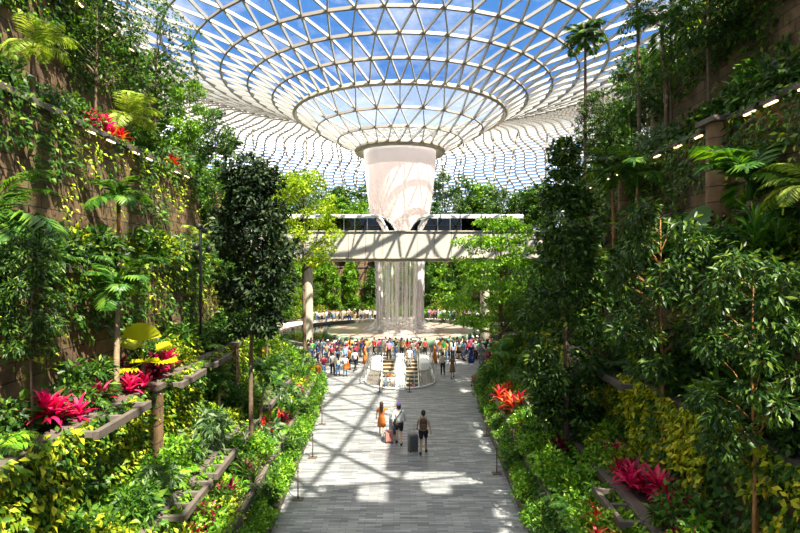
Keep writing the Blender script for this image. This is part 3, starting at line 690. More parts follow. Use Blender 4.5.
def train(x_nose, d, length, label):
    """d = +1: nose points to +x"""
    t = root('train', (x_nose, 55, 10.45)); tag(t, label, 'train', 'trains on the bridge')
    def X(u): return -d * u
    H = 2.72; W = 1.25
    # side outline of the body shell: (u behind nose, z)
    shell = MB()
    rf = [(1.75, 2.1), (1.95, H - .12), (2.5, H), (length, H)]
    for (ya, yb) in ((-W, -W + .1), (W - .1, W)):
        for (u0, u1, z0, z1) in ((.55, length, 0, 1.15), (2.2, length, 2.42, H)):
            shell.add([(X(u0), ya, z0), (X(u1), ya, z0), (X(u1), ya, z1), (X(u0), ya, z1), (X(u0), yb, z0), (X(u1), yb, z0), (X(u1), yb, z1), (X(u0), yb, z1)], [(0, 1, 2, 3), (4, 7, 6, 5), (0, 4, 5, 1), (3, 2, 6, 7), (0, 3, 7, 4), (1, 5, 6, 2)])
    shell.add([(X(2.2), -W, H), (X(length), -W, H), (X(length), -W * .8, H + .12), (X(2.4), -W * .8, H + .12), (X(2.4), W * .8, H + .12), (X(length), W * .8, H + .12), (X(length), W, H), (X(2.2), W, H)], [(0, 1, 2, 3), (3, 2, 5, 4), (4, 5, 6, 7)])
    shell.add([(X(length), -W, 0), (X(length), W, 0), (X(length), W, H), (X(length), -W, H)], [(0, 1, 2, 3)])
    shell.add([(X(.55), -W, 0), (X(.55), W, 0), (X(length), W, 0), (X(length), -W, 0)], [(0, 1, 2, 3)])
    ob('body_shell', shell, 'train_white', t)
    nose = MB()   # curved cab frame: arcs each side and the roof dome
    for y_ in (-W, W):
        nose.tube([(X(2.6), y_ * .97, H - .02), (X(2.0), y_ * .96, H - .1), (X(1.5), y_ * .94, 2.25), (X(1.05), y_ * .92, 1.5), (X(.85), y_ * .92, .9), (X(.9), y_ * .95, 0)], .13, n=8)
        nose.tube([(X(1.0), y_ * .9, 2.35), (X(.5), y_ * .8, 1.9), (X(.12), y_ * .72, 1.3), (X(.05), y_ * .7, .7), (X(.25), y_ * .72, 0)], .1, n=8)
    nose.tube([(X(.12), -W * .72, 1.3), (X(-.02), 0, 1.35), (X(.12), W * .72, 1.3)], .06, n=6)
    nose.tube([(X(2.2), -W * .97, H - .02), (X(1.7), -W * .5, H - .03), (X(1.55), 0, H), (X(1.7), W * .5, H - .03), (X(2.2), W * .97, H - .02)], .12, n=8)
    nose.add([(X(2.3), -W, H - .02), (X(2.3), W, H - .02), (X(.95), .8, 2.42), (X(.95), -.8, 2.42)], [(0, 1, 2, 3)])
    nose.add([(X(.02), -W * .7, 0), (X(.02), W * .7, 0), (X(-.02), W * .7, .95), (X(-.02), -W * .7, .95)], [(0, 1, 2, 3)])
    ob('cab_frame', nose.mesh('cab', False), 'train_white', t)
    ws = MB(); ws.add([(X(.97), -.85, 2.4), (X(.97), .85, 2.4), (X(.1), .8, 1.3), (X(.1), -.8, 1.3), (X(0), .8, .9), (X(0), -.8, .9)], [(0, 1, 2, 3), (3, 2, 4, 5)])
    for y_ in (-W * .93, W * .93): ws.add([(X(1.5), y_, 2.2), (X(.95), y_ * .88, 2.35), (X(.15), y_ * .8, 1.3), (X(.1), y_ * .8, .6), (X(.85), y_, .6), (X(1.05), y_, 1.5)], [(0, 1, 2, 3, 4, 5)])
    ob('windscreen', ws, 'window_dark', t)
    u = 1.75; first = True
    lens = [1.25, 1.25, 1.1, 2.7, 1.25, 1.25, 1.1, 2.7, 1.2]
    for l in lens:
        if u + l > length - .2: break
        for y_ in (-W + .03, W - .03):
            w = MB(); u0 = u + (.1 if first else 0)
            w.add([(X(u0 if not first else u - .35), y_, 1.15), (X(u + l - .09), y_, 1.15), (X(u + l - .09), y_, 2.42), (X(u0 if not first else u + .35), y_, 2.42)], [(0, 1, 2, 3)])
            ob('side_window', w, 'window_dark', t)
        for y_ in (-W + .04, W - .04): q = MB(); q.box((X(u + l - .045), y_, 1.78), (.07, .07, 1.3)); ob('window_post', q, 'steel', t)
        u += l; first = False
    inn = MB(); inn.box((X(length / 2 + 1), 0, 1.0), (length - 2.4, 2 * W - .3, .06))
    ob('cabin_floor', inn, 'interior_dark', t)
    u = 2.6
    while u < length - 1:
        s_ = MB(); s_.box((X(u), .3, 1.25), (.5, 1.2, .42), bev=.05); s_.box((X(u + .25), .3, 1.6), (.12, 1.2, .6), bev=.04); ob('seat', s_, 'seat_fabric', t); u += 1.9
    return t
train(-.35, 1, 15.2, 'white train car on the bridge left of the waterfall, nose pointing right')
train(.85, -1, 11.6, 'white train car on the bridge right of the waterfall, nose pointing left')
# ------------------------------------------------------------------ climbing greenery on the walls (uncountable leaves)
def noise2(x, y, seed=0):
    return (np.sin(x * .9 + seed) + np.sin(y * 2.1 + x * .35 + seed * 2.3) + np.sin(x * 2.3 - y * 1.3 + seed * .7) * .8 + np.sin(x * 5.1 + y * 3.7 + seed) * .45) / 3.25
def vines(side, tier, dens, L, mat, s0, s1, label, cover=.0, seed=0, hang=0, name='climbing_vines'):
    rng = np.random.default_rng(seed + 900 + tier * 10 + side); o, z0, z1 = TIERS[tier]
    n = int((s1 - s0) * (z1 - z0 + hang) * dens); s = rng.uniform(s0, s1, n); t = rng.uniform(0, 1, n) ** (.8 if hang == 0 else .75)
    keep = noise2(s, t * (z1 - z0) * 1.2, seed) + .55 * (2 * t - 1) * (1 if hang else .3) > cover
    s, t = s[keep], t[keep]; n = len(s)
    z = z0 + t * (z1 - z0 + .1); off = o - rng.uniform(.02, .28, n) * (1 + .6 * noise2(s * 2, z * 2, seed + 3))
    x = np.interp(s, ARC, CV[:, 0]) + np.interp(s, ARC, NM[:, 0]) * off; y = np.interp(s, ARC, CV[:, 1]) + np.interp(s, ARC, NM[:, 1]) * off
    nx, ny = -np.interp(s, ARC, NM[:, 0]) * side, -np.interp(s, ARC, NM[:, 1])
    P = np.stack([x * side, y, z], 1); out = np.stack([nx, ny, np.zeros(n)], 1)
    D = out * .5 + np.array([0, 0, -.55]) + rng.normal(size=(n, 3)) * .45; Nn = out + np.array([0, 0, .5]) + rng.normal(size=(n, 3)) * .35
    sc = rng.uniform(.65, 1.3, n); V, F = leafset(P, D, Nn, L * sc, L * .55 * sc)
    return tag(ob(name, npmesh(name, V, F), mat), label, 'vines', None, 'stuff')
for side in (-1, 1):
    nm = SN[side]; W_ = 'left' if side < 0 else 'right'
    vines(side, 3, 260, .18, 'leaf_yellow' if side < 0 else 'leaf_yellow_lit', 1, 40, f'yellow green climbing vines covering the low {W_} terrace wall', cover=-.25, seed=1 + side)
    vines(side, 3, 160, .17, 'leaf_mid', 1, 60, f'green climbing vines mixed along the low {W_} terrace wall', cover=-.2, seed=5 + side)
    vines(side, 4, 110, .17, 'leaf_mid', 1, 60, f'green vines hanging over the middle {W_} stone wall', cover=.08, seed=8 + side, hang=.3)
    vines(side, 4, 50, .15, 'leaf_yellow', 8, 40, f'sunlit yellow vines on the middle {W_} stone wall', cover=.22, seed=12 + side, hang=.3)
    vines(side, 5, 70, .19, 'leaf_mid', 1, 60, f'creepers trailing down the tall {W_} stone wall under the lamps', cover=.3 if side < 0 else -.1, seed=15 + side, hang=.6)
    vines(side, 5, 22, .16, 'leaf_lime', 1, 45, f'pale lime creepers scattered on the tall {W_} stone wall', cover=.2, seed=19 + side, hang=.6)
    vines(side, 6, 70, .22, 'leaf_mid', 1, 27, f'green creepers hanging from the top {W_} wall', cover=.02, seed=22 + side, hang=.6)
    vines(side, 6, 30, .2, 'leaf_fresh', 1, 27, f'bright green creepers on the top {W_} wall', cover=.1, seed=27 + side, hang=.6)
    vines(side, 7, 30, .28, 'leaf_dark', 1, 27, f'dark creepers on the highest {W_} wall', cover=-.1, seed=31 + side)
    vines(side, 1, 150, .15, 'leaf_mid', 9, 46, f'small leaves trailing over the low {W_} front planter wall', cover=-.1, seed=38 + side)
    vines(side, 2, 220, .16, 'leaf_fresh', 1, 60, f'small leaves trailing over the {W_} planter wall', cover=-.25, seed=34 + side)

# ------------------------------------------------------------------ planting, bed by bed
def bed(side, tier, s0, s1, step, rows, mix, where, sc=(.8, 1.2), lo=0, hi=None, back=.3, front=.25):
    o = TIERS[tier][0]; o2 = TIERS[tier + 1][0]; z = TIERS[tier][2] + .02
    for r_ in range(rows):
        s = s0 + random.uniform(0, step)
        while s < s1:
            off = o + front + (o2 - o - front - back) * ((r_ + .5) / rows) + random.uniform(-.15, .15)
            x, y = at(side, s, off); keys = [k for k, w in mix for _ in range(w)]
            if not blocked(x, y, z): plant(random.choice(keys), where, x, y, z, random.uniform(*sc))
            s += step * random.uniform(.75, 1.25)
KEEP = [(-7.5, 20.6, 4.52, .9), (-7.7, 21.4, 4.52, .5)]
def blocked(x, y, z): return any((x - a) ** 2 + (y - b) ** 2 < r_ * r_ and abs(z - c) < .6 for a, b, c, r_ in KEEP)
def clear(x, y, z, r_): KEEP.append((x, y, z, r_))

def XY(side, y, off):  # position at depth y, off metres behind the kerb
    s = s_of_y(y, off); return at(side, s, off)

# special plants first -------------------------------------------------
def spot(side, y, off, tier, r_=.5):
    x, yy = XY(side, y, off); z = TIERS[tier][2]; clear(x, yy, z, r_); return x, yy, z
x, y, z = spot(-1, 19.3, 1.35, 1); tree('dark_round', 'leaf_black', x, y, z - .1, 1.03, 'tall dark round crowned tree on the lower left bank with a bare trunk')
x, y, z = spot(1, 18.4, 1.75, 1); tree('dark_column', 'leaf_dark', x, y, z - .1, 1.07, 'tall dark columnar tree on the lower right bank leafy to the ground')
x, y, z = spot(1, 14.3, 3.2, 2, .8); tree('slim', 'leaf_dark', x, y, z - .1, 1.05, 'slim drooping tree above the red cordylines on the right bank', bark='bark_orange')
x, y, z = spot(1, 10.35, 3.2, 2, .7); tree('slim_b', 'leaf_dark', x, y, z - .1, .9, 'slim drooping tree tied to a pole support at the right edge', rz=1.0, bark='bark_orange')
pole = tag(root('plant_support', (x - .2, y - .25, z)), 'wooden cross pole support tied to the slim tree at the right edge', 'support')
m = MB(); m.tube([(0, 0, 0), (.05, 0, 2.4)], .035, n=7); ob('post', m.mesh('post', True), 'bark_orange', pole)
m = MB(); m.tube([(-.75, -.05, .75), (.45, -.05, 1.05)], .03, n=7); ob('crossbar', m.mesh('bar', True), 'bark_pale', pole)
m = MB(); m.tube([(.3, 0, 0), (.25, 0, 2.0)], .03, n=7); ob('post', m.mesh('post', True), 'bark_orange', pole)
x, y, z = 5.6, 29.5, TIERS[0][2]; 
tree('layer', 'leaf_fresh', 6.9, 36.5, .45, 1.13, 'fresh green tree with flat layered branches right of the waterfall', 'layered_tree', rz=.6)
clear(7.2, 36.5, .45, .6)
tree('lime_tall', 'leaf_lime', -7.2, 40.0, .45, 1.0, 'tall lime green layered tree covering the left end of the train', 'layered_tree', rz=2.2)
tree('layer', 'leaf_mid', 9.8, 41.5, .45, .8, 'darker layered tree behind the fresh green layered tree, beside the right pier', 'layered_tree', rz=4)
tree('slim', 'leaf_mid', -8.8, 39.0, 2.0, .95, 'slender green tree behind the dark tree near the bridge', rz=3)
for (sd, yy, off, tier, key, mat, s, lab) in [
    (-1, 25, 7.2, 5, 'airy', 'leaf_mid', 1.0, 'airy thin tree rising above the left lamp wall against the glass roof'),
    (-1, 20.5, 7.6, 5, 'airy', 'leaf_dark', .95, 'airy tree on the left lamp wall beside the upper creepers'),
    (-1, 30, 7.4, 5, 'slim', 'leaf_fresh', .8, 'bright leafy tree at the far end of the left lamp wall'),
    (-1, 34.5, 6.9, 5, 'slim_b', 'leaf_mid', .8, 'leafy tree past the far end of the left lamp wall'),
    (-1, 29, 5.6, 4, 'slim_b', 'leaf_mid', .75, 'small green tree against the far part of the left stone wall'),
    (-1, 12, 7.5, 5, 'slim', 'leaf_dark', .8, 'dark tree on the near part of the left lamp wall'),
    (-1, 9.6, 5.5, 4, 'slim_b', 'leaf_dark', .78, 'dark leafy tree at the left edge above the ledge'),
    (-1, 11, 3.9, 3, 'slim', 'leaf_dark', .55, 'low dark tree at the left edge above the pink cordylines'),
    (1, 27.0, 7.4, 5, 'slim', 'leaf_mid', .85, 'green tree on the far right lamp wall'),
    (1, 19.6, 7.3, 5, 'slim', 'leaf_dark', 1.15, 'thin trunked tree on the right lamp wall beside the stone column'),
    (1, 22.5, 7.3, 5, 'airy', 'leaf_mid', 1.0, 'airy green tree on the right lamp wall'),
    (1, 32, 7.2, 5, 'slim_b', 'leaf_dark', .85, 'dark tree at the far end of the right lamp wall'),
    (1, 13.2, 7.8, 5, 'slim_b', 'leaf_dark', .7, 'dark leafy tree at the upper right above the lamps'),
    (1, 24.5, 3.9, 3, 'slim_b', 'leaf_mid', .8, 'mid green tree behind the columnar tree on the right'),
    (1, 12.3, 4.1, 3, 'slim', 'leaf_mid', .5, 'dark drooping tree on the right bed below the ledge'),
    (1, 29.5, 2.7, 2, 'slim', 'leaf_mid', .8, 'mid green slim tree past the columnar tree on the right'),
    (-1, 27, 4.0, 3, 'slim_b', 'leaf_mid', .65, 'mid green slim tree left of the lamp post'),
    (-1, 27.5, 2.8, 2, 'slim', 'leaf_fresh', .62, 'fresh green slim tree behind the dark round tree')]:
    x, y, z = spot(sd, yy, off, tier, .3); tree(key, mat, x, y, z, s, lab)
# palms
for (sd, yy, off, tier, kind, mat, h, n_, s, tr, bark, lab) in [
    (-1, 14.2, 3.75, 3, 'areca', 'leaf_palm', 2.6, 11, .95, .07, 'bark_pale', 'young palm with a pale trunk on the left bed behind the pink cordylines'),
    (-1, 35.5, 6.45, 5, 'areca', 'leaf_dark', 2.7, 13, 1.3, .09, 'bark', 'dark fan palm on the left lamp wall against the pale roof'),
    (-1, 21, 6.7, 5, 'light', 'leaf_palm_light', 1.0, 12, 1.05, .09, 'bark', 'light feather palm spreading over the left lamps'),
    (-1, 15.4, 6.75, 5, 'light', 'leaf_palm_light', 1.5, 12, .8, .07, 'bark', 'pale sunlit palm high at the upper left edge'),
    (-1, 17.5, 5.3, 4, 'areca', 'leaf_palm', 2.0, 9, .95, .06, 'bark_orange', 'small palm with an orange trunk on the left ledge before the stone wall'),
    (-1, 12.0, 5.5, 4, 'feather', 'leaf_palm', .7, 14, 1.2, .08, 'bark', 'dark feather palm on the left ledge spreading over the edge'),
    (-1, 25.5, 5.4, 4, 'feather', 'leaf_palm_light', 1.2, 11, .7, .07, 'bark', 'pale feather palm at the far left ledge'),
    (-1, 21.5, 1.6, 1, 'areca', 'leaf_palm', 2.3, 11, .8, .05, 'bark_pale', 'upright green palm in front of the dark round tree'),
    (-1, 20.5, 2.9, 2, 'areca', 'leaf_palm', 1.4, 9, .6, .05, 'bark_pale', 'small palm beside the trunk of the dark round tree'),
    (1, 32, 6.45, 5, 'areca', 'leaf_dark', 8.7, 16, 1.3, .085, 'bark', 'tall slender palm with a dark star crown against the glass roof'),
    (1, 22, 6.9, 5, 'feather', 'leaf_palm', 5.0, 14, 1.15, .07, 'bark', 'tall feather palm above the far right lamps'),
    (1, 24.0, 6.6, 5, 'feather', 'leaf_palm', 8.5, 12, .9, .07, 'bark', 'very tall feather palm at the top right near the roof'),
    (1, 23.3, 5.2, 4, 'feather', 'leaf_dark', 3.8, 15, 1.15, .07, 'bark_orange', 'palm with a leaning orange trunk left of the right lamp wall'),
    (1, 21.8, 5.5, 4, 'feather', 'leaf_palm', 3.4, 15, 1.1, .07, 'bark_orange', 'palm with an orange trunk close to the right lamp wall'),
    (1, 14.2, 5.5, 4, 'areca', 'leaf_palm', 2.0, 14, 1.35, .08, 'bark_pale', 'green palm on the right ledge before the stone column'),
    (1, 11.6, 5.3, 4, 'light', 'leaf_palm_light', 1.5, 11, .8, .08, 'bark', 'pale feather palm reaching in from the right edge'),
    (1, 26.5, 5.3, 4, 'feather', 'leaf_palm', 1.8, 12, .8, .08, 'bark', 'dark feather palm at the far end of the right ledge'),
    (1, 17.0, 5.2, 4, 'fan', 'leaf_palm', .5, 12, .7, .06, 'bark', 'low fan palm on the right ledge left of the stone column'),
    (1, 31.5, 1.4, 1, 'areca', 'leaf_palm', 1.6, 13, .9, .07, 'bark', 'green palm beside the layered tree at the right walkway edge'),
    (1, 27.5, 2.9, 2, 'feather', 'leaf_palm', 1.3, 12, .75, .07, 'bark', 'feather palm behind the columnar tree on the right bank'),
    (1, 19.5, 3.9, 3, 'feather', 'leaf_palm', .6, 12, .7, .07, 'bark', 'low feather palm beneath the right ledge')]:
    x, y, z = spot(sd, yy, off, tier, .35); palm(kind, mat, x, y, z, h, n_, lab, s, tr, bark, lean=(random.uniform(-.3, .3), random.uniform(-.3, .2)) if h > 2 else (0, 0))
# golden fan palm above the left cordylines
x, y, z = spot(-1, 15.8, 3.75, 3, .7)
gp = tag(root('golden_fan_palm', (x, y, z)), 'golden yellow fan palm among pink cordylines on the left bed', 'palm')
m = MB(); m.tube([(0, 0, -.1), (0, 0, .7)], .05, n=7); ob('trunk', m.mesh('t', True), 'bark', gp)
for (a, el, s) in ((-80, 78, 1.0), (200, 8, .85), (-20, 5, .9), (-95, -5, .85), (-60, 12, .8), (-140, 10, .8), (60, 30, .8), (150, 40, .8)):
    V, F = fan_leaf(9, .5, 2.6 if el > 70 else 2.0, .06, .1); V = V + np.array([.55, 0, 0]); V = rotz(V, 0, -R(el)); mb = MB(); mb.tube([(0, 0, 0), tuple(rotz(np.array([[.55, 0, 0]]), 0, -R(el))[0])], .012, n=4, cap=False)
    V, F = merge([(V, F), (np.array(mb.v), np.array([[f[0], f[1], f[2]] for f in mb.f] + [[f[0], f[2], f[3]] for f in mb.f]))])
    ob('fan_leaf', npmesh('fl', V, F), 'leaf_gold', gp, (0, 0, .65), (0, 0, R(a)), s * 1.2)
# named cordylines
for (sd, yy, off, tier, key, s) in [(-1, 11.2, 3.62, 3, 'pink', 1.2), (-1, 12.1, 3.7, 3, 'pink', 1.15), (-1, 13.1, 3.65, 3, 'pink', 1.2), (-1, 14.6, 3.65, 3, 'pink', 1.1), (-1, 15.2, 4.2, 3, 'maroon', 1.2), (-1, 16.8, 4.0, 3, 'pink', 1.2), (-1, 17.6, 3.75, 3, 'pink', 1.1), (-1, 16.4, 3.65, 3, 'maroon', 1.1),
    (-1, 20.3, 1.5, 1, 'red', 1.0), (-1, 21.2, 1.2, 1, 'red', 1.0), (-1, 22.3, 1.5, 1, 'red', 1.0), (-1, 23.5, 1.2, 1, 'red', 1.0), (-1, 19.4, 1.3, 1, 'red', 1.0), (-1, 28.5, 1.1, 1, 'pink', .8), (-1, 31, 1.0, 1, 'pink', .8), (-1, 15.2, 1.2, 1, 'maroon', .8), (-1, 13.8, 1.3, 1, 'maroon', .8), (-1, 13.2, 1.35, 1, 'red', .9), (-1, 14.4, 1.5, 1, 'lily', .7), (-1, 12.6, 1.2, 1, 'lily', .6), (-1, 16.2, 1.5, 1, 'lily', .7), (-1, 18.2, 1.2, 1, 'red', .9), (-1, 17.2, 1.0, 1, 'maroon', .9),
    (1, 15.1, 2.5, 2, 'pink', 1.15), (1, 14.2, 2.7, 2, 'pink', 1.2), (1, 13.4, 2.6, 2, 'pink', 1.15), (1, 16.2, 2.8, 2, 'pink', 1.1), (1, 12.4, 2.6, 2, 'pink', 1.15), (1, 12.0, 3.0, 2, 'pink', 1.1), (1, 11.2, 2.5, 2, 'pink', 1.1),
    (1, 13.7, 1.3, 1, 'red', 1.0), (1, 13.0, 1.6, 1, 'red', 1.0), (1, 12.5, 1.2, 1, 'red', 1.0), (1, 14.3, 1.6, 1, 'red', .95), (1, 12.2, 1.7, 1, 'red', 1.0),
    (1, 24.6, 1.2, 1, 'red', 1.4), (1, 25.4, 1.0, 1, 'red', 1.4), (1, 26.6, 1.0, 1, 'red', 1.3), (1, 28, 1.0, 1, 'red', 1.2), (1, 18.7, 1.5, 1, 'maroon', 1.0), (1, 18.0, 1.3, 1, 'maroon', 1.1), (1, 17.4, 1.6, 1, 'red', .8),
    (1, 25, 5.1, 4, 'pink', 1.2), (1, 25.9, 5.1, 4, 'pink', 1.2), (1, 26.8, 5.1, 4, 'pink', 1.2), (1, 24.3, 5.0, 4, 'pink', 1.0), (1, 20.5, 3.7, 3, 'pink', .9), (1, 21.2, 3.8, 3, 'pink', .8),
    (-1, 20, 6.55, 5, 'red', 1.3), (-1, 18.7, 6.6, 5, 'pink', 1.3), (-1, 17.8, 6.6, 5, 'pink', 1.0), (-1, 24.5, 6.5, 5, 'red', 1.2), (-1, 26.0, 6.5, 5, 'red', 1.0)]:
    x, y, z = spot(sd, yy, off, tier, .38 if sd < 0 else .42); s = s * (1.08 if sd > 0 and tier < 3 else 1)
    BN = {1: 'planter nearest the walkway', 2: 'second planter', 3: 'bed below the stone wall', 4: 'ledge above the stone wall', 5: 'lamp wall'}
    plant(key, f'on the {SN[sd]} {BN[tier]}', x, y, z, s)
# filling
LN = {0: 'in the kerb bed', 1: 'in the front planter', 2: 'in the second planter', 3: 'in the bed below the stone wall', 4: 'on the ledge', 5: 'above the lamps', 6: 'on the top wall'}
for side in (-1, 1):
    q = 'left ' if side < 0 else 'right '
    w = lambda t: {0: f'in the {q}kerb bed', 1: f'in the {q}front planter', 2: f'in the {q}second planter', 3: f'below the {q}stone wall', 4: f'on the {q}ledge', 5: f'above the {q}lamps', 6: f'on the {q}top wall'}[t]
    if side < 0:
        bed(side, 0, 9, 46, .55, 1, [('fresh', 4), ('mid', 2), ('fern', 1)], w(0), (.55, .85), back=.05, front=.12)
        bed(side, 1, 10.5, 46, .62, 2, [('fresh', 3), ('mid', 2), ('fern', 3), ('broad', 1), ('silver', 1), ('yellow', 1), ('maroon', 1), ('strap', 1), ('lily', 1)], w(1), (.65, 1.1))
        bed(side, 2, 9, 42, .72, 2, [('yellow', 3), ('fern', 3), ('fresh', 3), ('mid', 2), ('broad', 1), ('silver', 1)], w(2), (.75, 1.15))
        bed(side, 3, 8, 42, .85, 2, [('mid', 3), ('dark', 3), ('fern', 2), ('yellow', 1), ('broad', 1), ('fern', 1), ('darkfern', 1)], w(3), (.8, 1.3), front=.35)
    else:
        bed(side, 0, 9, 46, .55, 1, [('fresh', 4), ('mid', 3), ('fern', 2)], w(0), (.5, .8), back=.05, front=.12)
        bed(side, 1, 10.5, 46, .62, 2, [('fresh', 3), ('mid', 3), ('fern', 3), ('yellow', 1), ('darkfern', 2), ('broad', 1), ('strap', 1), ('lily', 1)], w(1), (.75, 1.2))
        bed(side, 2, 9, 42, .72, 2, [('yellow', 2), ('darkfern', 3), ('mid', 3), ('fresh', 1), ('dark', 2)], w(2), (.8, 1.25))
        bed(side, 3, 8, 42, .85, 2, [('mid', 3), ('dark', 4), ('darkfern', 2), ('yellow', 1), ('broad', 1), ('strap', 1)], w(3), (.85, 1.35), front=.35)
    bed(side, 4, 8, 42, .85, 2, [('mid', 3), ('dark', 3), ('darkfern', 3), ('silver', 1), ('strap', 1), ('fern', 1), ('yellow', 1)], w(4), (.9, 1.4), front=.12)
    bed(side, 5, 8, 42, 1.0, 2, [('mid', 3), ('dark', 3), ('darkfern', 2), ('silver', 1), ('fresh', 1)], w(5), (.9, 1.35), front=.15)
    bed(side, 6, 12, 25, 1.2, 2, [('mid', 2), ('dark', 4), ('fresh', 1)], w(6), (1.3, 2.0), front=.3, back=1.5)
# garden ring behind the pool: trees and bushes tier by tier
cnt = {}
for side in (-1, 1):
    q = 'left' if side < 0 else 'right'
    for (tier, off, s0, s1, step, keys, sc) in [
        (1, 1.2, 58, SMAX, 3.0, ('far_c', 'slim_b'), (.5, .7)), (2, 2.7, 52, SMAX, 3.2, ('far_a', 'far_c'), (.6, .8)),
        (3, 4.1, 48, SMAX, 3.0, ('far_a', 'far_b', 'far_c'), (.6, .85)), (4, 5.5, 46, SMAX, 3.4, ('far_a', 'far_c'), (.5, .75)),
        (5, 7.2, 44, SMAX, 2.4, ('far_a', 'far_airy', 'far_airy', 'far_b'), (.6, .9)), (5, 9.8, 45, SMAX, 2.6, ('far_airy', 'far_slim', 'far_slim', 'far_a'), (.95, 1.3))]:
        s = s0 + random.uniform(0, step)
        while s < s1:
            x, y = at(side, s, off + random.uniform(-.5, .5)); key = random.choice(keys)
            mat = random.choice(['leaf_fresh', 'leaf_mid', 'leaf_mid', 'leaf_fresh'] if tier < 4 else ['leaf_mid', 'leaf_silver', 'leaf_fresh', 'leaf_mid'])
            wd = {'leaf_fresh': 'bright green', 'leaf_lime': 'lime green', 'leaf_mid': 'mid green', 'leaf_silver': 'grey green'}[mat]
            tw = {1: 'lowest', 2: 'second', 3: 'third', 4: 'fourth', 5: 'fifth', 6: 'highest'}[tier]
            tw = tw if off < 9 else 'rear'; kk = (q, tw, mat); c = cnt.get(kk, 0); cnt[kk] = c + 1
            tree(key, mat, x, y, TIERS[tier][2], random.uniform(*sc), f'{wd} tree on the {tw} {q} terrace around the pool, {ordn(c)} from the near end', 'garden_tree', group=f'trees on the {tw} {q} pool terrace')
            s += step * random.uniform(.7, 1.3)
    for (tier, s0, step) in ((0, 58, 1.3), (1, 60, 1.3), (2, 60, 1.5), (3, 60, 1.6), (5, 52, 2.2)):
        o = (TIERS[tier][0] + TIERS[tier + 1][0]) / 2; s = s0
        while s < SMAX:
            x, y = at(side, s, o); plant(random.choice(['fresh', 'mid', 'yellow', 'fresh']), f'on pool terrace {["one","two","three","four","five","six"][tier]} at the {q}', x, y, TIERS[tier][2], random.uniform(1.1, 1.7)); s += step * random.uniform(.8, 1.2)

# ------------------------------------------------------------------ stone pillars, planter frames, lamps
def pillar(side, y, off, z0, z1, r_, label, square=False):
    x, yy = XY(side, y, off)
    me = MB()
    if square: me.box((0, 0, (z1 - z0) / 2), (r_ * 2, r_ * 2, z1 - z0)); 
    else: me.lathe([(r_, 0), (r_, z1 - z0)], 24)
    m = me.mesh('pillar', not square); uv = m.uv_layers.new(name='UVMap')
    for p in m.polygons:
        for li in p.loop_indices:
            v_ = m.vertices[m.loops[li].vertex_index].co; uv.data[li].uv = (math.atan2(v_.y, v_.x) * r_ + 4, v_.z)
    struct(ob('pillar', m, 'stone_pillar', None, (x, yy, z0)))
    c = MB(); c.box((x, yy, z1 + .06), (r_ * 2.5, r_ * 2.5, .16)); struct(ob('pillar_cap', c, 'coping_stone'))
pillar(1, 16.8, 6.2, 8.0, 12.5, .42, '')
pillar(1, 10.8, 6.2, 8.0, 12.5, .42, '')
pillar(1, 24.5, 6.2, 8.0, 12.5, .36, '')
pillar(-1, 31.0, 6.2, 8.0, 12.5, .36, '')
pillar(-1, 12, 6.2, 8.0, 12.5, .42, '')
for y_ in (15.2, 23.5, 30): pillar(-1, y_, 3.2, 2.0, 4.52, .21, '', True)
for y_ in (22,): pillar(1, y_, 3.2, 2.0, 4.52, .3, '', True)
def planter_frame(side, y, off, z, L_, W_, n_, label):
    x, yy = XY(side, y, off); s = s_of_y(y, off); tx, ty = at(side, s + .5, off); a = math.atan2(ty - yy, tx - x)
    r_ = tag(root('planter_frame', (x, yy, z), a), label, 'planter', 'open concrete planter frames on the terraces')
    for k_, yo in enumerate((-W_ / 2, W_ / 2)):
        m = MB(); m.box((0, yo, -.09), (L_, .13, .2), bev=.015); ob('long_rail', m, 'coping_stone', r_)
    for i in range(n_):
        m = MB(); m.box((-L_ / 2 + .08 + (L_ - .16) * i / (n_ - 1), 0, -.08), (.1, W_ - .12, .14), bev=.01); ob('cross_bar', m, 'planter_concrete', r_)
PF = [(-1, 12.6, 3.05, 4.5, 2.6, .62, 3, 'on the left vine wall beside the nearest pink cordylines'), (-1, 17.2, 3.05, 4.5, 2.2, .62, 3, 'on the left vine wall below the golden fan palm'), (-1, 20.4, 3.05, 4.5, 2.2, .6, 3, 'on the left vine wall behind the square pillar'),
      (-1, 13.8, 1.75, 2.05, 2.2, .6, 4, 'low on the left bank at the bottom of the view'), (-1, 16.4, 1.75, 2.05, 2.2, .6, 4, 'low on the left bank behind the nearest low frame'), (-1, 19.6, 1.75, 2.05, 2.4, .6, 4, 'low on the left bank beside the red cordylines'), (-1, 23.5, 1.75, 2.05, 2.4, .6, 4, 'low on the left bank past the dark round tree'), (-1, 27.2, 1.75, 2.05, 2.4, .6, 4, 'low on the left bank furthest along'),
      (1, 13.4, 1.75, 2.05, 2.0, .62, 3, 'on the right bank beside the scarlet cordylines'), (1, 16.9, 3.05, 4.5, 2.2, .62, 3, 'on the right vine wall behind the slim tree'), (1, 20.8, 3.05, 4.5, 2.2, .62, 3, 'on the right vine wall behind the columnar tree'), (1, 24.0, 1.75, 2.05, 2.2, .6, 3, 'low on the right bank beyond the columnar tree')]
for p in PF: planter_frame(*p[:7], 'open grey planter frame ' + p[7])
nl = {}
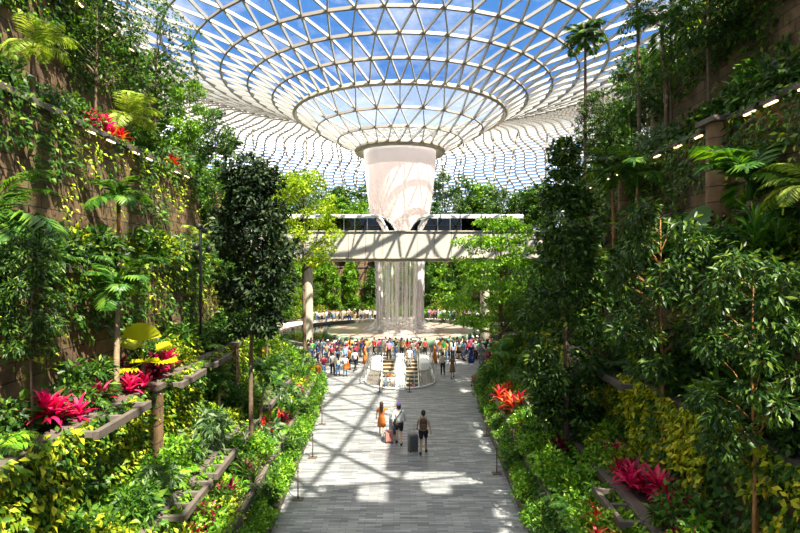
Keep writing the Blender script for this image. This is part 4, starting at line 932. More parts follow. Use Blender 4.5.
def lamp(side, y, off, z):
    x, yy = XY(side, y, off - .14); s = s_of_y(y, off); tx, ty = at(side, s + .5, off - .14); a = math.atan2(ty - yy, tx - x); k = (side, z); c = nl.get(k, 0); nl[k] = c + 1
    r_ = tag(root('wall_lamp', (x, yy, z), a), f'warm linear wall lamp under the {"middle" if z < 14 else "top"} {SN[side]} terrace edge, {ordn(c)} from the near end', 'lamp', f'linear lamps on the {SN[side]} walls')
    m = MB(); m.box((0, 0, .05), (.62, .2, .1), bev=.01); ob('housing', m, 'brown_metal', r_)
    m = MB(); m.box((0, 0, -.02), (.5, .07, .04)); ob('diffuser', m, 'lamp_glow', r_)
for side in (-1, 1):
    for y_ in ((11.9, 12.9, 14.2, 15.1, 17.9, 19.3, 21.0, 22.3, 25.2, 26.3, 29.5, 31) if side > 0 else (17.2, 18.5, 20.4, 21.6, 24.6, 25.8)): lamp(side, y_, 6.2, 12.36)
    for y_ in (19.5, 21, 23, 24, 25.5): lamp(side, y_, 8.7, 18.36)
# lamp post with spotlights on the left
KEEP.append((-7.6, 20.2, 4.5, .9))
x, y, z = spot(-1, 21.4, 3.92, 3, .3)
lp = tag(root('lamp_post', (x, y, z)), 'black post with round spotlights standing on the left terrace', 'lamp')
m = MB(); m.tube([(0, 0, 0), (0, 0, 5.0)], .055, n=10); ob('pole', m.mesh('pole', True), 'dark_metal', lp)
for (dx, dz) in ((.17, 4.95), (-.17, 4.3), (.33, 4.2), (-.05, 5.1)):
    m = MB(); m.lathe([(.01, -.13), (.1, -.1), (.14, 0), (.1, .1), (.01, .14)], 14, (dx, 0, dz)); m.tube([(0, 0, dz - .05), (dx, 0, dz)], .02, n=6); ob('spotlight', m.mesh('spot', True), 'dark_metal', lp)

# stanchions along the kerb
def stanchion(x, y, label):
    r_ = tag(root('barrier_post', (x, y, 0)), label, 'post', 'thin barrier posts along the walkway')
    m = MB(); m.box((0, 0, .015), (.36, .28, .03), bev=.008); ob('base_plate', m, 'brown_metal', r_)
    m = MB(); m.tube([(0, 0, .03), (0, 0, .95)], .022, n=8); ob('pole', m.mesh('p', True), 'brown_metal', r_)
    m = MB(); m.tube([(0, 0, .95), (0, 0, 1.0)], .032, n=8); ob('cap', m.mesh('c', True), 'dark_metal', r_)
stanchion(-3.5, 18.3, 'thin brown barrier post by the left kerb, nearest on that side')
stanchion(-3.65, 22.3, 'thin brown barrier post by the left kerb, second from the near end')
stanchion(3.74, 20.6, 'thin brown barrier post by the right kerb, nearest on that side')
stanchion(4.1, 25.2, 'thin brown barrier post by the right kerb, second from the near end')
stanchion(-3.95, 27.0, 'thin brown barrier post by the left kerb, third from the near end')

# ------------------------------------------------------------------ escalators in the opening
frosted('balustrade_glass', (.85, .9, .86), .12); plain('step_metal', (.42, .33, .2), .5, var=.2); plain('step_riser', (.05, .04, .035), .6); plain('orange_rail', (.75, .22, .06), .4)
def escalator(xc, label):
    e = tag(root('escalator', (xc, 0, 0)), label, 'escalator', 'escalators in the round ended opening')
    y = EY1 - .5; z = 0
    pl = MB(); pl.box((0, EY1 + .1, -.05), (1.02, 1.2, .12)); ob('landing_plate', pl, 'steel', e)
    for k in range(16):
        s_ = ob('step', (lambda m: m.box((0, 0, -.02), (.98, .44, .05), bev=.008))(MB()), 'step_metal', e, (0, y - .42 * k, -.24 * k))
        ob('riser', (lambda m: m.box((0, -.2, -.14), (.98, .03, .2)))(MB()), 'step_riser', s_)
    path = lambda dz: [(EY1 + .9, dz), (EY1 - .2, dz)] + [(EY1 - .5 - .42 * k, -.24 * k + dz) for k in range(1, 16)]
    for sx in (-.58, .58):
        g = MB(); P_ = path(.1); Q_ = path(.9)
        for i in range(len(P_) - 1): g.add([(sx, P_[i][0], P_[i][1]), (sx, P_[i + 1][0], P_[i + 1][1]), (sx, Q_[i + 1][0], Q_[i + 1][1]), (sx, Q_[i][0], Q_[i][1])], [(0, 1, 2, 3)])
        ob('balustrade', g, 'balustrade_glass', e)
        h = MB(); h.tube([(sx, a, b) for a, b in path(.93)], .045, n=6); ob('handrail', h.mesh('hr', True), 'rubber', e)
        k_ = MB(); 
        k_.tube([(sx, a, b) for a, b in path(.06)], .09, n=4); ob('skirt', k_, 'white_paint', e)
    return e
escalator(-.98, 'left escalator descending towards the viewer inside the opening')
escalator(.98, 'right escalator descending towards the viewer inside the opening')
c_ = MB(); c_.box((0, 42, -1.6), (.62, 8, 3.2)); 
cb = tag(root('centre_casing', (0, 0, 0)), 'white casing running between the two escalators', 'casing')
P_ = [(EY1 + .6, .35)] + [(EY1 - .4, .35)] + [(EY1 - .5 - .42 * k, -.24 * k + .3) for k in range(1, 16)]
m = MB()
for i in range(len(P_) - 1): m.add([(-.36, P_[i][0], P_[i][1]), (.36, P_[i][0], P_[i][1]), (.36, P_[i + 1][0], P_[i + 1][1]), (-.36, P_[i + 1][0], P_[i + 1][1]), (-.36, P_[i][0], P_[i][1] - 1), (.36, P_[i][0], P_[i][1] - 1), (.36, P_[i + 1][0], P_[i + 1][1] - 1), (-.36, P_[i + 1][0], P_[i + 1][1] - 1)], [(0, 1, 2, 3), (0, 4, 7, 3), (1, 2, 6, 5)])
ob('top_panel', m, 'white_paint', cb)
# glass guard round the opening: panels, posts, rail
gd = tag(root('glass_guard', (0, 0, 0)), 'curved glass guard with a metal rail wrapping the escalator opening', 'railing')
GP = [(EX + .08, EY1 + .3)] + [(EX + .08, yv) for yv in (44.6, 42.8, 41, 39.2)] + [((EX + .08) * math.cos(a), EY0 + EX - (EX + .08) * math.sin(a)) for a in np.linspace(0, PI, 9)]
GP = GP + [(-EX - .08, yv) for yv in (39.2, 41, 42.8, 44.6, EY1 + .3)]
for a, b in zip(GP[:-1], GP[1:]):
    m = MB(); va, vb = Vector((*a, .08)), Vector((*b, .08)); m.add([va, vb, vb + Vector((0, 0, 1.02)), va + Vector((0, 0, 1.02))], [(0, 1, 2, 3)]); ob('glass_panel', m, 'balustrade_glass', gd)
for a in GP:
    m = MB(); m.box((a[0], a[1], .55), (.05, .05, 1.1)); ob('post', m, 'steel', gd)
m = MB(); m.tube([(a, b, 1.14) for a, b in GP], .035, n=6); ob('top_rail', m.mesh('r', True), 'steel', gd)
m = MB(); m.tube([(a, b, .1) for a, b in GP], .06, n=6); ob('base_rail', m.mesh('r', True), 'white_paint', gd)
for sx in (-1, 1):   # white side shields beside the upper landing
    sh = tag(root('side_shield', (sx * 1.95, 0, 0)), f'white curved shield panel on the {"left" if sx < 0 else "right"} of the escalator landing', 'panel')
    m = MB(); m.box((0, 43.6, .0), (.75, 3.4, 1.0), bev=.1); ob('panel', m, 'white_paint', sh)
    m = MB(); m.box((0, 38.9, -.15), (.8, 5.6, .1)); ob('lower_ledge', m, 'planter_concrete', sh)
# queue barrier in front of the opening
qb = tag(root('queue_barrier', (-.35, 34.0, 0)), 'low queue barrier with small hanging signs before the escalator guard', 'barrier')
for x_ in (-.95, .95):
    m = MB(); m.tube([(x_, 0, 0), (x_, 0, .95)], .03, n=7); m.lathe([(.01, .03), (.16, .02), (.16, 0)], 14, (x_, 0, 0)); ob('post', m.mesh('p', True), 'dark_metal', qb)
m = MB(); m.box((0, 0, .9), (1.9, .02, .05)); ob('belt', m, 'white_paint', qb)
for k in range(6): m = MB(); m.box((-.7 + .28 * k, .0, .78), (.13, .02, .2)); ob('tag', m, 'white_paint', qb)
# ------------------------------------------------------------------ people
def skin_mesh(name, V, E, Rr, rt=0, sub=1):
    me = bpy.data.meshes.new(name + '_src'); me.from_pydata(V, E, []); me.update()
    o = bpy.data.objects.new(name + '_src', me); COL.objects.link(o)
    o.modifiers.new('s', 'SKIN'); md = o.modifiers['s']; md.use_smooth_shade = True; md.branch_smoothing = .3
    for i, r_ in enumerate(Rr):
        d = me.skin_vertices[0].data[i]; d.radius = r_ if isinstance(r_, tuple) else (r_, r_); d.use_root = (i == rt)
    if sub: ss = o.modifiers.new('u', 'SUBSURF'); ss.levels = sub; ss.render_levels = sub
    dg = bpy.context.evaluated_depsgraph_get(); dg.update()
    res = bpy.data.meshes.new_from_object(o.evaluated_get(dg)); res.name = name
    bpy.data.objects.remove(o); bpy.data.meshes.remove(me)
    res.materials.clear()
    res.polygons.foreach_set('use_smooth', [True] * len(res.polygons))
    return res
POSES = {   # per side (L, R): knee, ankle, toe, elbow, hand (relative to a 1.7 m figure, front is +y)
 'stand': dict(kn=[(-.1, .02, .5), (.11, .03, .5)], an=[(-.11, 0, .09), (.13, -.02, .09)], el=[(-.25, -.03, 1.13), (.25, -.03, 1.13)], ha=[(-.25, .07, .9), (.25, .07, .9)]),
 'walk': dict(kn=[(-.09, .2, .53), (.09, .02, .5)], an=[(-.09, .24, .11), (.1, -.3, .17)], el=[(-.24, -.14, 1.15), (.24, .06, 1.14)], ha=[(-.25, -.06, .92), (.24, .24, .96)]),
 'walk2': dict(kn=[(-.09, .04, .5), (.1, .16, .54)], an=[(-.1, -.24, .14), (.1, .2, .1)], el=[(-.24, .06, 1.13), (.25, -.16, 1.16)], ha=[(-.25, .22, .94), (.3, -.3, .98)]),
 'pull': dict(kn=[(-.09, .14, .53), (.1, .02, .5)], an=[(-.09, .2, .1), (.1, -.22, .14)], el=[(-.27, -.14, 1.15), (.25, .03, 1.13)], ha=[(-.34, -.3, .95), (.26, .2, .98)]),
 'photo': dict(kn=[(-.1, .02, .5), (.1, .02, .5)], an=[(-.11, 0, .09), (.12, 0, .09)], el=[(-.26, .2, 1.32), (.26, .2, 1.32)], ha=[(-.07, .34, 1.52), (.08, .34, 1.52)]),
 'point': dict(kn=[(-.1, .02, .5), (.1, .04, .5)], an=[(-.11, 0, .09), (.13, 0, .09)], el=[(-.26, -.02, 1.14), (.36, .12, 1.42)], ha=[(-.16, .18, 1.0), (.5, .3, 1.6)]),
 'reach': dict(kn=[(-.09, .18, .53), (.09, .02, .5)], an=[(-.09, .22, .11), (.1, -.26, .16)], el=[(-.24, -.04, 1.14), (.38, .04, 1.36)], ha=[(-.25, .1, .93), (.6, .04, 1.4)]),
 'sit': dict(kn=[(-.12, .45, .5), (.12, .45, .5)], an=[(-.12, .47, .09), (.12, .45, .09)], el=[(-.25, .05, .78), (.25, .05, .78)], ha=[(-.12, .28, .68), (.12, .28, .68)], drop=.43),
}
PM = {}
def pose_meshes(pose, fine=False):
    key = (pose, fine)
    if key in PM: return PM[key]
    p = POSES[pose]; dz = -p.get('drop', 0)
    V, E, Q = [], [], []
    def add(c, r_, par=None):
        V.append(c); Q.append(r_); 
        if par is not None: E.append((par, len(V) - 1))
        return len(V) - 1
    T = lambda x, y, z: (x, y, z + dz)
    pe = add(T(0, 0, .93), (.135, .1)); sp_ = add(T(0, .0, 1.1), (.12, .085), pe); ch = add(T(0, -.01, 1.3), (.15, .1), sp_); nb = add(T(0, -.01, 1.44), (.06, .055), ch)
    nk = add(T(0, 0, 1.5), .05, nb); h1 = add(T(0, .01, 1.565), (.065, .075), nk); h2 = add(T(0, .012, 1.63), (.075, .09), h1); h3 = add(T(0, .005, 1.69), (.055, .065), h2)
    nose = add(T(0, .115, 1.6), .014, h2)
    for i, s in enumerate((-1, 1)):
        add(T(s * .088, .0, 1.61), .018, h2)
        sh = add(T(s * .165, -.01, 1.4), .058, ch); e = p['el'][i]; h = p['ha'][i]
        el = add(e, .038, sh); hv = Vector(h) - Vector(e); hv = hv.normalized(); wr = add(tuple(Vector(h) - hv * .03), .024, el)
        pa = add(tuple(Vector(h) + hv * .05), (.034, .02), wr)
        sd = hv.cross(Vector((0, 1, .3))).normalized() if abs(hv.y) < .9 else Vector((1, 0, 0))
        for k, (off, ln) in enumerate(((-.03, .06), (-.01, .075), (.01, .08), (.03, .065))):
            b0 = Vector(h) + hv * .08 + sd * off; m_ = add(tuple(b0), .011, pa); add(tuple(b0 + hv * ln * .6 + Vector((0, ln * .4, 0))), .008, m_)
        add(tuple(Vector(h) + hv * .03 - sd * .06 + Vector((0, .02, 0))), .011, wr)
        hp = add(T(s * .09, 0, .87), .088, pe); kn = add(p['kn'][i], .055, hp); an = add(p['an'][i], .036, kn); a = p['an'][i]
        hl = add((a[0], a[1] - .01, a[2] - .045), .034, an); add((a[0] + s * .02, a[1] + .16, max(.03, a[2] - .06)), (.035, .022), hl)
    body = skin_mesh('figure', V, E, Q, pe)
    def sub(vs, es, rs, nm): return skin_mesh(nm, vs, es, rs, 0)
    sh = [T(s * .165, -.01, 1.4) for s in (-1, 1)]
    mid = [tuple(Vector(sh[i]).lerp(Vector(p['el'][i]), .75)) for i in (0, 1)]
    tv = [T(0, 0, .88), T(0, 0, 1.1), T(0, -.01, 1.3), T(0, -.01, 1.42)] + sh + mid
    te = [(0, 1), (1, 2), (2, 3), (2, 4), (2, 5), (4, 6), (5, 7)]; tr_ = [(.178, .145), (.145, .108), (.17, .12), (.09, .08), .078, .078, .062, .062]
    top = sub(tv, te, tr_, 'top')
    wr = [tuple(Vector(p['el'][i]).lerp(Vector(p['ha'][i]), .85)) for i in (0, 1)]
    longt = sub(tv[:6] + [tuple(p['el'][0]), tuple(p['el'][1])] + wr, te + [(6, 8), (7, 9)], [(.182, .148), (.15, .115), (.172, .122), (.09, .08), .08, .08, .055, .055, .042, .042], 'top_long')
    hips = [T(s * .092, 0, .86) for s in (-1, 1)]
    an2 = [tuple(Vector(p['an'][i]) + Vector((0, 0, .0))) for i in (0, 1)]
    tro = sub([T(0, 0, .95)] + hips + p['kn'] + an2, [(0, 1), (0, 2), (1, 3), (2, 4), (3, 5), (4, 6)], [(.15, .115), .105, .105, .075, .075, .062, .062], 'trousers')
    kk = [tuple(Vector(hips[i]).lerp(Vector(p['kn'][i]), .85)) for i in (0, 1)]
    sho = sub([T(0, 0, .95)] + hips + kk, [(0, 1), (0, 2), (1, 3), (2, 4)], [(.152, .118), .11, .11, .092, .092], 'shorts')
    my = (p['kn'][0][1] + p['kn'][1][1]) / 2
    sk = MB(); sk.loft([(0, 0, 1.08 + dz, .13, .1), (0, 0, .95 + dz, .165, .13), (0, my * .5, .75 + dz, .2, .17 + my * .3), (0, my, .5, .22, .2 + my * .4)], 18)
    skirt = sk.mesh('skirt', True)
    lk = MB(); lk.loft([(0, 0, 1.05 + dz, .15, .12), (0, 0, .9 + dz, .185, .15), (0, 0, .5, .24, .21), (0, 0, .08, .27, .25)], 18); robe = lk.mesh('robe', True)
    hz = 1.635 + dz
    ha = MB(); ha.loft([(0, -.03, hz - .1, .06, .055), (0, -.025, hz - .06, .088, .085), (0, -.018, hz, .093, .1), (0, -.006, hz + .05, .09, .1), (0, 0, hz + .1, .062, .075), (0, 0, hz + .12, .02, .03)], 16); hair = ha.mesh('hair', True)
    hl = MB(); hl.loft([(.0, -.1, hz - .42, .05, .025), (0, -.105, hz - .3, .095, .045), (0, -.085, hz - .15, .1, .06), (0, -.03, hz - .04, .097, .1), (0, -.008, hz + .05, .093, .104), (0, 0, hz + .1, .064, .078), (0, 0, hz + .12, .02, .03)], 16); hlong = hl.mesh('long_hair', True)
    cp = MB(); cp.loft([(0, -.005, hz + .0, .1, .11), (0, -.005, hz + .05, .098, .108), (0, 0, hz + .11, .07, .08), (0, 0, hz + .13, .02, .02)], 18); cp.box((0, .14, hz + .01), (.15, .12, .02), bev=.008); cap = cp.mesh('cap', True)
    sc = MB(); sc.loft([(0, -.01, hz - .28, .17, .13), (0, -.01, hz - .2, .12, .1), (0, -.015, hz - .08, .1, .1), (0, -.012, hz, .105, .11), (0, 0, hz + .08, .085, .095), (0, 0, hz + .125, .02, .03)], 16); scarf = sc.mesh('headscarf', True)
    shs = MB()
    for i, s in enumerate((-1, 1)):
        a = p['an'][i]; shs.box((a[0] + s * .008, a[1] + .06, max(.045, a[2] - .045)), (.1, .27, .09), bev=.035)
    PM[key] = dict(body=body, top=top, long=longt, trousers=tro, shorts=sho, skirt=skirt, robe=robe, hair=hair, long_hair=hlong, cap=cap, headscarf=scarf, shoes=shs.mesh('shoes', True)); return PM[key]
CLOTH = {'white': (.8, .8, .78), 'black': (.02, .02, .022), 'red': (.6, .04, .05), 'maroon': (.3, .03, .07), 'navy': (.02, .04, .16), 'blue': (.08, .2, .5), 'teal': (.02, .3, .28), 'green': (.05, .4, .1), 'orange': (.85, .25, .04), 'yellow': (.85, .6, .05),
         'pink': (.8, .2, .35), 'grey': (.3, .3, .31), 'cream': (.72, .65, .5), 'brown': (.22, .13, .07), 'denim': (.1, .18, .35), 'rust': (.5, .15, .035), 'purple': (.25, .15, .45), 'khaki': (.42, .36, .24), 'lightblue': (.35, .55, .75)}
def cm(c): return plain('cloth_' + c, CLOTH[c], .85, var=.08, scale=20, spec=.2)
def person(x, y, z, face, pose, top, bottom, hair, label, h=1.7, tc='white', bc='black', hc='hair_black', skin='skin_tan', group=None, shoes='black', simple=False):
    """face: direction in degrees, 0 = looking away from the viewer, 180 = towards"""
    M = pose_meshes(pose); s = h / 1.72
    o = ob('person', M['body'], skin, None, (x, y, z), (0, 0, R(face)), s); tag(o, label, 'person', group)
    if top: ob('dress_top' if bottom == 'skirt' and tc == bc else 'shirt', M[top], cm(tc), o)
    ob(bottom, M[bottom], cm(bc), o)
    ob(hair, M[hair], cm(hc) if hair in ('cap', 'headscarf') else hc, o)
    if hair == 'cap': ob('hair', M['hair'], 'hair_black', o, scale=.97)
    if not simple: ob('shoes', M['shoes'], cm(shoes), o)
    return o
HP = (1, 1.7)
p1 = person(-.87, 25.1, 0, 0, 'reach', 'top', 'skirt', 'long_hair', 'woman in a rust orange dress with long brown hair reaching towards the man in white', 1.62, 'rust', 'rust', 'hair_brown', 'skin_light', shoes='white')
p2 = person(-.05, 23.9, 0, -2, 'walk', 'long', 'shorts', 'cap', 'man in a white shirt, dark shorts and purple cap walking away with luggage', 1.88, 'white', 'black', 'purple', 'skin_light', shoes='black')
p3 = person(1.0, 22.8, 0, -4, 'walk2', 'top', 'shorts', 'hair', 'man in a khaki shirt and black shorts walking away wearing a brown backpack', 1.84, 'khaki', 'black', 'hair_black', 'skin_tan')
def suitcase(x, y, rz, w, h, d, col, label, name='suitcase', tilt=.0):
    r_ = tag(root(name, (x, y, 0), R(rz)), label, 'suitcase'); c = plain(f'shell_{col}', {'pink': (.5, .2, .17), 'grey': (.09, .095, .1), 'dark': (.04, .05, .08)}[col], .45, var=.1)
    m = MB(); m.box((0, 0, h / 2 + .05), (w, d, h), bev=.05)
    for k in range(5): m.box((-w / 2 + w * (k + .5) / 5, -d / 2 - .004, h / 2 + .05), (w * .07, .016, h * .82), bev=.006); m.box((-w / 2 + w * (k + .5) / 5, d / 2 + .004, h / 2 + .05), (w * .07, .016, h * .82), bev=.006)
    ob('shell', m, c, r_)
    m = MB(); m.tube([(-w * .25, d * .35, h + .02), (-w * .25, d * .35, h + .42), (w * .25, d * .35, h + .42), (w * .25, d * .35, h + .02)], .012, n=6); ob('pull_handle', m.mesh('ph', True), 'steel', r_)
    for a in (-1, 1):
        for b in (-1, 1): m = MB(); m.tube([(a * w * .4 - .015, b * d * .38, .035), (a * w * .4 + .015, b * d * .38, .035)], .035, n=10); ob('wheel', m, 'rubber', r_)
suitcase(-.5, 24.2, 10, .36, .52, .24, 'pink', 'dusty pink ribbed suitcase between the woman in orange and the man in white')
suitcase(-.33, 25.3, 10, .36, .8, .24, 'dark', 'dark blue upright suitcase just ahead of the pink suitcase')
suitcase(.56, 23.1, 24, .42, .7, .28, 'grey', 'large dark grey suitcase pulled by the man with the backpack')
bp = tag(root('backpack', (1.0, 22.8, 0), R(-4)), 'brown backpack worn by the man in the khaki shirt', 'backpack')
m = MB(); m.box((0, -.24, 1.33), (.32, .2, .46), bev=.07); ob('main_bag', m, plain('bag_brown', (.07, .035, .025), .8), bp)
m = MB(); m.box((0, -.36, 1.25), (.24, .08, .24), bev=.03); ob('front_pocket', m, plain('pocket_brown', (.11, .05, .03), .8), bp)
for s_ in (-1, 1): m = MB(); m.tube([(s_ * .1, -.16, 1.56), (s_ * .12, -.02, 1.58), (s_ * .13, .14, 1.45), (s_ * .14, .1, 1.2), (s_ * .13, -.14, 1.12)], .02, n=6); ob('strap', m.mesh('st', True), cm('brown'), bp)
sb = tag(root('sling_bag', (-.05, 23.9, 0), R(-2)), 'black sling bag strapped across the back of the man in white', 'bag')
m = MB(); m.tube([(.14, -.12, 1.6), (.02, -.2, 1.42), (-.16, -.17, 1.18), (-.24, -.04, 1.08)], .02, n=6); ob('strap', m.mesh('st', True), cm('black'), sb)
m = MB(); m.box((-.25, .04, 1.03), (.1, .24, .18), bev=.04); ob('pouch', m, cm('black'), sb)

NP = [  # px-derived places: x, y, facing, pose, top, bottom, hair, label, h, colours
 (3.15, 39.2, 0, 'walk', 'top', 'trousers', 'hair', 'man in a pale shirt and dark trousers walking away on the right', 1.68, 'cream', 'black', 'hair_black'),
 (3.75, 38.2, 180, 'walk2', 'top', 'skirt', 'long_hair', 'woman in a short dark brown dress walking towards the viewer on the right', 1.62, 'brown', 'brown', 'hair_brown'),
 (5.9, 44.2, 150, 'stand', 'long', 'robe', 'headscarf', 'woman in a long navy robe and pink headscarf near the right crowd', 1.66, 'navy', 'navy', 'pink'),
 (6.7, 44.0, 190, 'stand', 'long', 'trousers', 'headscarf', 'person in grey with a grey headscarf beside the woman in navy', 1.62, 'grey', 'grey', 'grey'),
 (7.25, 43.6, 200, 'walk', 'long', 'robe', 'headscarf', 'woman in a red patterned robe with a white headscarf at the right bed', 1.64, 'red', 'maroon', 'white'),
 (-5.5, 35.6, 170, 'stand', 'top', 'skirt', 'long_hair', 'woman in an orange top and pink skirt by the left kerb foliage', 1.66, 'orange', 'pink', 'hair_brown'),
 (-5.5, 38.3, 185, 'stand', 'top', 'trousers', 'hair', 'person in a maroon shirt and blue jeans near the left kerb', 1.72, 'maroon', 'denim', 'hair_black'),
 (-4.95, 39.2, 10, 'stand', 'top', 'trousers', 'hair', 'person in grey with dark trousers beside the maroon shirt', 1.7, 'grey', 'black', 'hair_black'),
 (-4.55, 39.1, 30, 'stand', 'long', 'trousers', 'long_hair', 'woman in a cream jumper and jeans facing away in the left group', 1.62, 'cream', 'denim', 'hair_black'),
 (-4.0, 38.9, 200, 'point', 'top', 'trousers', 'hair', 'person in a white top holding an orange bag in the left group', 1.55, 'white', 'lightblue', 'hair_black'),
 (-3.45, 40.8, -30, 'walk', 'top', 'trousers', 'cap', 'man in a white shirt with a maroon cap left of the escalator guard', 1.7, 'white', 'black', 'maroon'),
 (-3.95, 41.6, 120, 'stand', 'top', 'trousers', 'hair', 'person in an orange shirt left of the escalator guard', 1.7, 'orange', 'black', 'hair_black'),
 (-2.85, 43.8, -90, 'stand', 'long', 'robe', 'long_hair', 'person in rust brown leaning by the left side of the escalator guard', 1.66, 'rust', 'rust', 'hair_black'),
 (2.85, 43.9, 90, 'stand', 'long', 'robe', 'long_hair', 'person in rust brown leaning by the right side of the escalator guard', 1.66, 'rust', 'rust', 'hair_brown')]
for q in NP: person(q[0], q[1], 0, q[2], q[3], q[4], q[5], q[6], q[7], q[8], q[9], q[10], q[11], random.choice(['skin_light', 'skin_tan']))
bg_ = tag(root('shopping_bag', (-3.85, 38.7, 0), .3), 'orange bag held by the person in a white top', 'bag'); m = MB(); m.box((0, 0, .78), (.42, .2, .4), bev=.05); ob('bag_body', m, cm('orange'), bg_); m = MB(); m.tube([(-.1, 0, .96), (-.06, 0, 1.1), (.06, 0, 1.1), (.1, 0, .96)], .014, n=5); ob('bag_handle', m.mesh('h', True), cm('orange'), bg_)
# riders on the escalators
for (x, k, f, t, b, tc_, bc_, lab) in [(-.8, 8, 180, 'top', 'trousers', 'orange', 'grey', 'rider in an orange shirt low on the left escalator'), (-1.15, 9, 180, 'top', 'shorts', 'lightblue', 'denim', 'rider in a pale blue shirt low on the left escalator'), (1.0, 11, 180, 'top', 'trousers', 'red', 'black', 'rider in a red shirt lowest on the right escalator'),
        (-.95, 0, 180, 'top', 'trousers', 'pink', 'black', 'rider in pink stepping onto the left escalator'), (.8, 2, 180, 'top', 'trousers', 'white', 'grey', 'rider in a white shirt high on the right escalator'), (1.15, 0, 180, 'top', 'trousers', 'cream', 'denim', 'rider in cream at the top of the right escalator')]:
    person(x, EY1 - .5 - .42 * k, -.24 * k + .01, f, 'stand', t, b, 'hair', lab, 1.68, tc_, bc_, 'hair_black')
# the crowd along the pool
tops = ['white', 'red', 'black', 'navy', 'blue', 'teal', 'green', 'yellow', 'pink', 'grey', 'cream', 'orange', 'maroon', 'lightblue', 'black', 'black', 'grey', 'brown', 'navy', 'black', 'navy', 'maroon', 'khaki', 'black', 'grey', 'brown']
bots = ['black', 'denim', 'grey', 'navy', 'khaki', 'black', 'denim', 'brown']
placed = [(q[0], q[1]) for q in NP] + [(9.4 - .7, 55), (-9.45, 55)]
seen = {}
def crowd(n, xr, yf, faces, where, hs=(1.55, 1.78), simple=True):
    c = 0; tries = 0
    while c < n and tries < n * 60:
        tries += 1; x = random.uniform(*xr); y = yf(x)
        if any((x - a) ** 2 + (y - b) ** 2 < .2 for a, b in placed): continue
        if -3.3 < x < 3.3 and y < EY1 + .9: continue
        placed.append((x, y)); t, b = random.choice(tops if y < 60 else ['white', 'cream', 'white', 'grey', 'pink', 'lightblue', 'white', 'khaki', 'black']), random.choice(bots); fem = random.random() < .45
        hair = 'long_hair' if fem else random.choice(['hair', 'hair', 'cap']); cc = random.choice(['white', 'black', 'red', 'navy'])
        kk = (t, b, where); seen[kk] = seen.get(kk, 0) + 1
        lab = f'person in {t.replace("lightblue", "pale blue")} top and {b} ' + ('skirt' if fem and random.random() < .3 else 'trousers')
        bt = 'skirt' if lab.endswith('skirt') else 'trousers'
        side_ = 'left' if x < 0 else 'right'
        crowd_list.append((x, y, lab, where, side_))
        o = person(x, y, 0, random.choice(faces) + random.uniform(-30, 30), random.choice(['stand', 'stand', 'photo', 'point', 'walk', 'stand']), random.choice(['top', 'long']), bt, hair, lab, random.uniform(*hs), t, b, cc if hair == 'cap' else random.choice(['hair_black', 'hair_black', 'hair_brown']), random.choice(['skin_light', 'skin_tan']), simple=simple)
        people.append(o); c += 1
crowd_list = []; people = []
crowd(54, (-8.2, 8.6), lambda x: 47.9 - .012 * x * x - abs(random.gauss(0, .6)), (0, 0, 0, 160), 'in the crowd before the pool', simple=False)
crowd(20, (3.4, 8.8), lambda x: random.uniform(45.2, 48.3), (0, 180, 90), 'in the crowd before the pool', simple=False)
crowd(12, (-8.0, -3.4), lambda x: random.uniform(42.5, 47.5), (0, 180, 90), 'in the crowd before the pool', simple=False)
crowd(36, (-12.5, -3), lambda x: AX[1] + math.sqrt(max(1, 19.4 ** 2 - x * x)) - random.uniform(-.9, .9), (180, 180, 150), 'on the far pool terrace')
crowd(30, (3, 12), lambda x: AX[1] + math.sqrt(max(1, 19.4 ** 2 - x * x)) - random.uniform(-.9, .9), (180, 180, 210), 'on the far pool terrace')
# labels: order along the row, from the middle outwards
rows = {}
for o in people: rows.setdefault(('before the pool' if o.location.y < 60 else 'on the far pool terrace', 'left' if o.location.x < 0 else 'right'), []).append(o)
for (wh, sd), L_ in rows.items():
    L_.sort(key=lambda o: abs(o.location.x))
    for k, o in enumerate(L_):
        o['label'] = f"{o['label']} {wh.replace('the far pool terrace', 'far terrace')}, {ordn(k)} {sd} of the middle"; o['group'] = f'crowd {wh}'
# seated people on the bench at the right bed
bn = tag(root('bench', (5.75, 36.2, 0), R(8)), 'dark slatted bench along the right bed edge', 'bench')
m = MB()
for k in range(4): m.box((-.18 + .12 * k, 0, .43), (.1, 2.4, .04), bev=.01)
ob('seat', m, 'brown_metal', bn)
for a in (-.95, .95):
    m = MB(); m.box((0, a, .2), (.42, .06, .41)); ob('leg', m, 'dark_metal', bn)
person(5.8, 36.7, .0, 95, 'sit', 'top', 'trousers', 'hair', 'person in black sitting on the bench by the right bed', 1.7, 'black', 'black', 'hair_black')
person(5.72, 35.6, .0, 85, 'sit', 'top', 'trousers', 'hair', 'person in a maroon top sitting at the near end of the bench', 1.66, 'maroon', 'black', 'hair_black')
st = tag(root('trolley', (5.05, 35.3, 0), .2), 'dark brown luggage trolley beside the bench', 'trolley')
m = MB(); m.box((0, 0, .3), (.55, .8, .06), bev=.02); ob('platform', m, 'brown_metal', st)
m = MB(); m.tube([(-.25, -.38, .3), (-.25, -.5, 1.0), (.25, -.5, 1.0), (.25, -.38, .3)], .02, n=6); ob('handle', m.mesh('h', True), 'dark_metal', st)
m = MB(); m.box((0, .05, .55), (.45, .6, .44), bev=.06); ob('load', m, cm('brown'), st)
for a in (-.22, .22):
    for b in (-.3, .3): m = MB(); m.tube([(a - .02, b, .1), (a + .02, b, .1)], .1, n=12); ob('wheel', m, 'rubber', st)
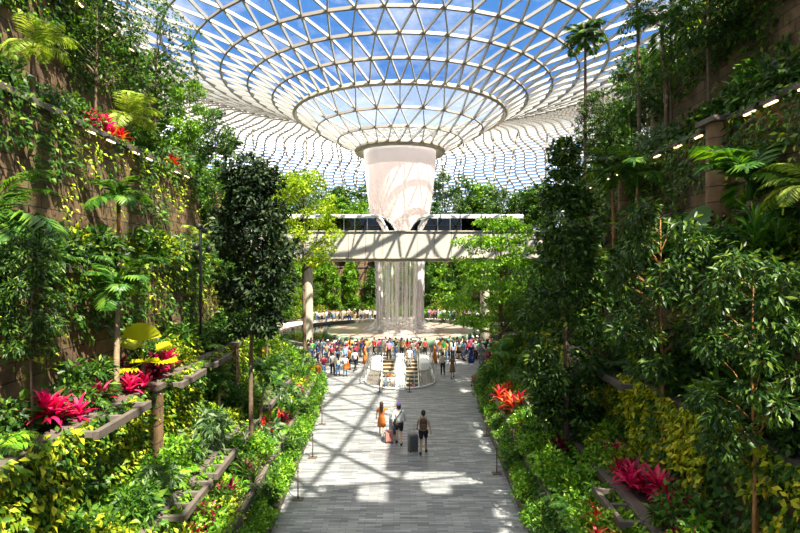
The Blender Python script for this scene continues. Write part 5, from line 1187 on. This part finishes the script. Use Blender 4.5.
# ------------------------------------------------------------------ light, sky, camera
sun = bpy.data.lights.new('sun', 'SUN'); sun.energy = 15.5; sun.angle = R(.55); sun.color = (1, .9, .72)
so = bpy.data.objects.new('sun', sun); COL.objects.link(so)
so.rotation_euler = Vector((.32, -.42, .84)).to_track_quat('Z', 'Y').to_euler()
w = bpy.data.worlds.new('sky'); SC.world = w; w.use_nodes = True; nt = w.node_tree; nt.nodes.clear(); L = nt.links
out = nt.nodes.new('ShaderNodeOutputWorld'); bg = nt.nodes.new('ShaderNodeBackground'); tc = nt.nodes.new('ShaderNodeTexCoord')
sp = nt.nodes.new('ShaderNodeSeparateXYZ'); L.new(tc.outputs['Generated'], sp.inputs['Vector'])
r = ramp(nt, [(0, (.5, .5, .48)), (.02, (.62, .76, .9)), (.16, (.24, .48, .85)), (.3, (.085, .26, .68)), (.5, (.1, .3, .72)), (1, (.2, .45, .85))]); L.new(sp.outputs['Z'], r.inputs['Fac'])
mp = nt.nodes.new('ShaderNodeMapping'); mp.inputs['Scale'].default_value = (2.2, 2.2, 5); L.new(tc.outputs['Generated'], mp.inputs['Vector'])
no = nt.nodes.new('ShaderNodeTexNoise'); no.inputs['Scale'].default_value = 2.4; no.inputs['Detail'].default_value = 8; no.inputs['Roughness'].default_value = .62; L.new(mp.outputs['Vector'], no.inputs['Vector'])
# more cloud overhead and behind, clear blue ahead
az = ramp(nt, [(.42, (0, 0, 0)), (.62, (.3, .3, .3))]); L.new(sp.outputs['Z'], az.inputs['Fac'])
ad = nt.nodes.new('ShaderNodeMath'); ad.operation = 'ADD'; L.new(no.outputs['Fac'], ad.inputs[0]); L.new(az.outputs['Color'], ad.inputs[1])
cr = ramp(nt, [(.5, (0, 0, 0)), (.78, (1, 1, 1))]); L.new(ad.outputs[0], cr.inputs['Fac'])
mx = nt.nodes.new('ShaderNodeMix'); mx.data_type = 'RGBA'; L.new(cr.outputs['Color'], mx.inputs['Factor']); L.new(r.outputs['Color'], mx.inputs[6])
cb2 = ramp(nt, [(.4, (.85, .9, .97)), (.75, (1.9, 1.85, 1.75))]); L.new(sp.outputs['Z'], cb2.inputs['Fac']); L.new(cb2.outputs['Color'], mx.inputs[7])
L.new(mx.outputs[2], bg.inputs['Color']); bg.inputs['Strength'].default_value = 1.0; L.new(bg.outputs[0], out.inputs['Surface'])
cam = bpy.data.cameras.new('camera'); cam.lens = 24; cam.sensor_width = 36; cam.clip_end = 500
co = bpy.data.objects.new('camera', cam); COL.objects.link(co); co.location = (0, 0, 8); co.rotation_euler = (PI / 2, 0, 0); SC.camera = co
vs = SC.view_settings; SC.display_settings.display_device = 'sRGB'; vs.view_transform = 'Standard'; vs.look = 'None'; vs.gamma = 1; vs.use_curve_mapping = False; vs.exposure = .3
cy = SC.cycles; cy.use_denoising = True; cy.max_bounces = 7; cy.diffuse_bounces = 3; cy.glossy_bounces = 3; cy.transmission_bounces = 3; cy.transparent_max_bounces = 24; cy.caustics_reflective = False; cy.caustics_refractive = False; cy.sample_clamp_indirect = 8
